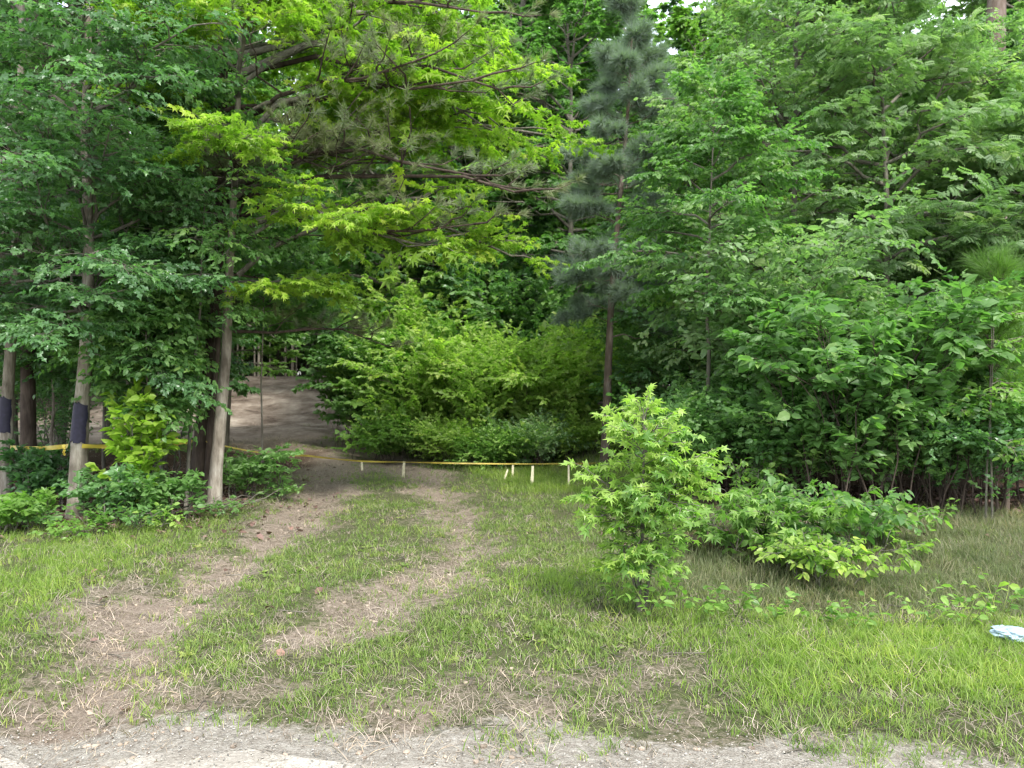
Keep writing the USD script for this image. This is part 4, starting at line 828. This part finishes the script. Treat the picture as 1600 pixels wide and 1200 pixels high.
_, lm, _, _ = masks(lx, ly); k_ = rng.random(len(lx)) < np.maximum(lm, .08); lx, ly = lx[k_], ly[k_]; n = len(lx)
instancer('/World/leaf_litter', LL, np.stack([lx, ly, height(lx, ly) + .004], 1), rng.uniform(0, 6.28, n), rng.uniform(.5, 1.3, n), rng.integers(0, 3, n), 'brown fallen leaves under the trees on both sides', 'leaf litter', tilt=(rng.normal(0, .25, n), rng.normal(0, .25, n)))
def pebble(seed, name):
    m_ = trimesh.creation.icosphere(2, 1.0); v = m_.vertices * (1 + .7 * (meshkit.noise(m_.vertices * 1.4 + seed * 5, seed)[:, None] - .5)) * (1, .8, .55)
    return name, (v, m_.faces), 'stone', True
PB = [pebble(k + 1, f'pebble_{"abc"[k]}') for k in range(3)]
n = 14000; px = rng.uniform(-3.4, 3.4, n); py = rng.uniform(3.05, 4.4, n); _, _, rm, _ = masks(px, py); k_ = rng.random(n) < rm ** 1.5 + .02
px, py = px[k_], py[k_]; n = len(px)
instancer('/World/pebbles', PB, np.stack([px, py, height(px, py) + .012], 1), rng.uniform(0, 6.28, n), .0015 + .0045 * rng.random(n) ** 3, rng.integers(0, 3, n), 'loose pale pebbles along the gravel road edge', 'pebbles')
# clods and small stones on the tracks, dead twigs, broad-leaved ground plants in the grass
M['clod'] = plain('dry_soil_clod', (.22, .175, .135), .95, var=.45, scale=25)
n = 9000; cx = rng.uniform(-4.5, 1.5, n); cy = 3.4 + 12 * rng.random(n) ** 1.6; dm = masks(cx, cy)[0]; k_ = (rng.random(n) < dm ** 2)
cx, cy = cx[k_], cy[k_]; n = len(cx)
instancer('/World/soil_crumbs', [(f'clod_{"abc"[k]}', PB[k][1], 'clod', True) for k in range(3)], np.stack([cx, cy, height(cx, cy) + .003], 1), rng.uniform(0, 6.28, n), .004 + .016 * rng.random(n) ** 4, rng.integers(0, 3, n), 'dry soil crumbs and small stones on the wheel tracks', 'soil')
def dead_twig(seed, name):
    rg = np.random.default_rng(seed); s_ = np.linspace(-.5, .5, 5); p_ = np.stack([s_ * .22, rg.normal(0, .012, 5), .006 + np.abs(rg.normal(0, .006, 5))], 1)
    side_ = np.stack([p_[2], p_[2] + (.03, .025, .008), p_[2] + (.07, .04, .012)])[None]
    return name, cat_mesh([batch_tube(p_[None], np.linspace(.0035, .0018, 5)[None], 5), batch_tube(side_, np.array([[.002, .0016, .001]]), 4)]), 'bark_mid', True
n = 1500; cx = rng.uniform(-5.5, 3.5, n); cy = 3.5 + 9 * rng.random(n) ** 1.3; dm, lm2, rm2, _ = masks(cx, cy); k_ = (rng.random(n) < .12 + .3 * dm + .5 * lm2) & (rm2 < .5)
cx, cy = cx[k_], cy[k_]; n = len(cx)
instancer('/World/dead_twigs', [dead_twig(k + 1, f'twig_{"abc"[k]}') for k in range(3)], np.stack([cx, cy, height(cx, cy) + .004], 1), rng.uniform(0, 6.28, n), rng.uniform(.4, 1.3, n), rng.integers(0, 3, n), 'small dead twigs lying on the worn ground', 'twigs')
def rosette(seed, name):
    rg = np.random.default_rng(seed); m_ = 9; a_ = np.arange(m_) * 2.4 + rg.normal(0, .3, m_); d_ = np.stack([np.cos(a_), np.sin(a_), rg.uniform(.15, .8, m_)], 1)
    return name, place(OVAL, np.zeros((m_, 3)) + (0, 0, .004) + d_ * .012, d_, np.stack([0 * a_, 0 * a_, 1 + 0 * a_], 1) + rg.normal(0, .2, (m_, 3)), rg.uniform(.02, .045, m_)), 'grass', False
xy = scatter([(-4.5, 5, 3.9, 9.5, 45)]); cx, cy = xy.T; dm, lm2, rm2, _ = masks(cx, cy)
k_ = rng.random(len(cx)) < np.clip(1 - 1.4 * dm, 0, 1) * (1 - rm2) * (1 - lm2) * .6 * sstep(.48, .66, n2(cx, cy, 1.4, 51)); cx, cy = cx[k_], cy[k_]; n = len(cx)
instancer('/World/ground_weeds', [rosette(k + 1, f'rosette_{"abc"[k]}') for k in range(3)], np.stack([cx, cy, height(cx, cy)], 1), rng.uniform(0, 6.28, n), rng.uniform(.5, 1.3, n), rng.integers(0, 3, n), 'low broad-leaved weeds scattered through the grass', 'weeds')
# fallen branches and dead brush at the foot of the pale leaning trunk
brush = [(262, 9.7, 'fallen dead branch in the leaf litter left of the dark pine', 3), (300, 9.5, 'dry brown branch lying at the foot of the pale leaning trunk', 4), (345, 9.9, 'dead branch right of the pale leaning trunk at the track edge', 5)]
for u, d, lab, sd in brush:
    b = base_at(u, d); t = thing('fallen_branch', lab, 'branch', b); rg = np.random.default_rng(sd)
    a0 = rg.uniform(-.5, .5); dv = np.array([math.cos(a0), math.sin(a0), .12]); s_ = np.linspace(-.5, .5, 7)
    main = s_[:, None] * dv * 1.1 + rg.normal(0, .02, (7, 3)); main[:, 2] += .1
    tw_ = children(rg, main[None], 9, .4, 4, start=.1, pitch=(-.1, .5), droop=.0)
    obj('limb', batch_tube(main[None], np.linspace(.018, .006, 7)[None], 7), M['bark_mid'], t, smooth=True)
    for m_ in range(len(tw_)): obj('twig', batch_tube(tw_[m_:m_ + 1], np.array([[.006, .005, .004, .002]]), 4), M['bark_mid'], t, smooth=True)
tri = 0
for p in stage.TraverseAll():
    if p.IsA(UsdGeom.Mesh): tri += len(UsdGeom.Mesh(p).GetFaceVertexCountsAttr().Get() or [])
print('grass counts', cnt, 'triangles', tri)
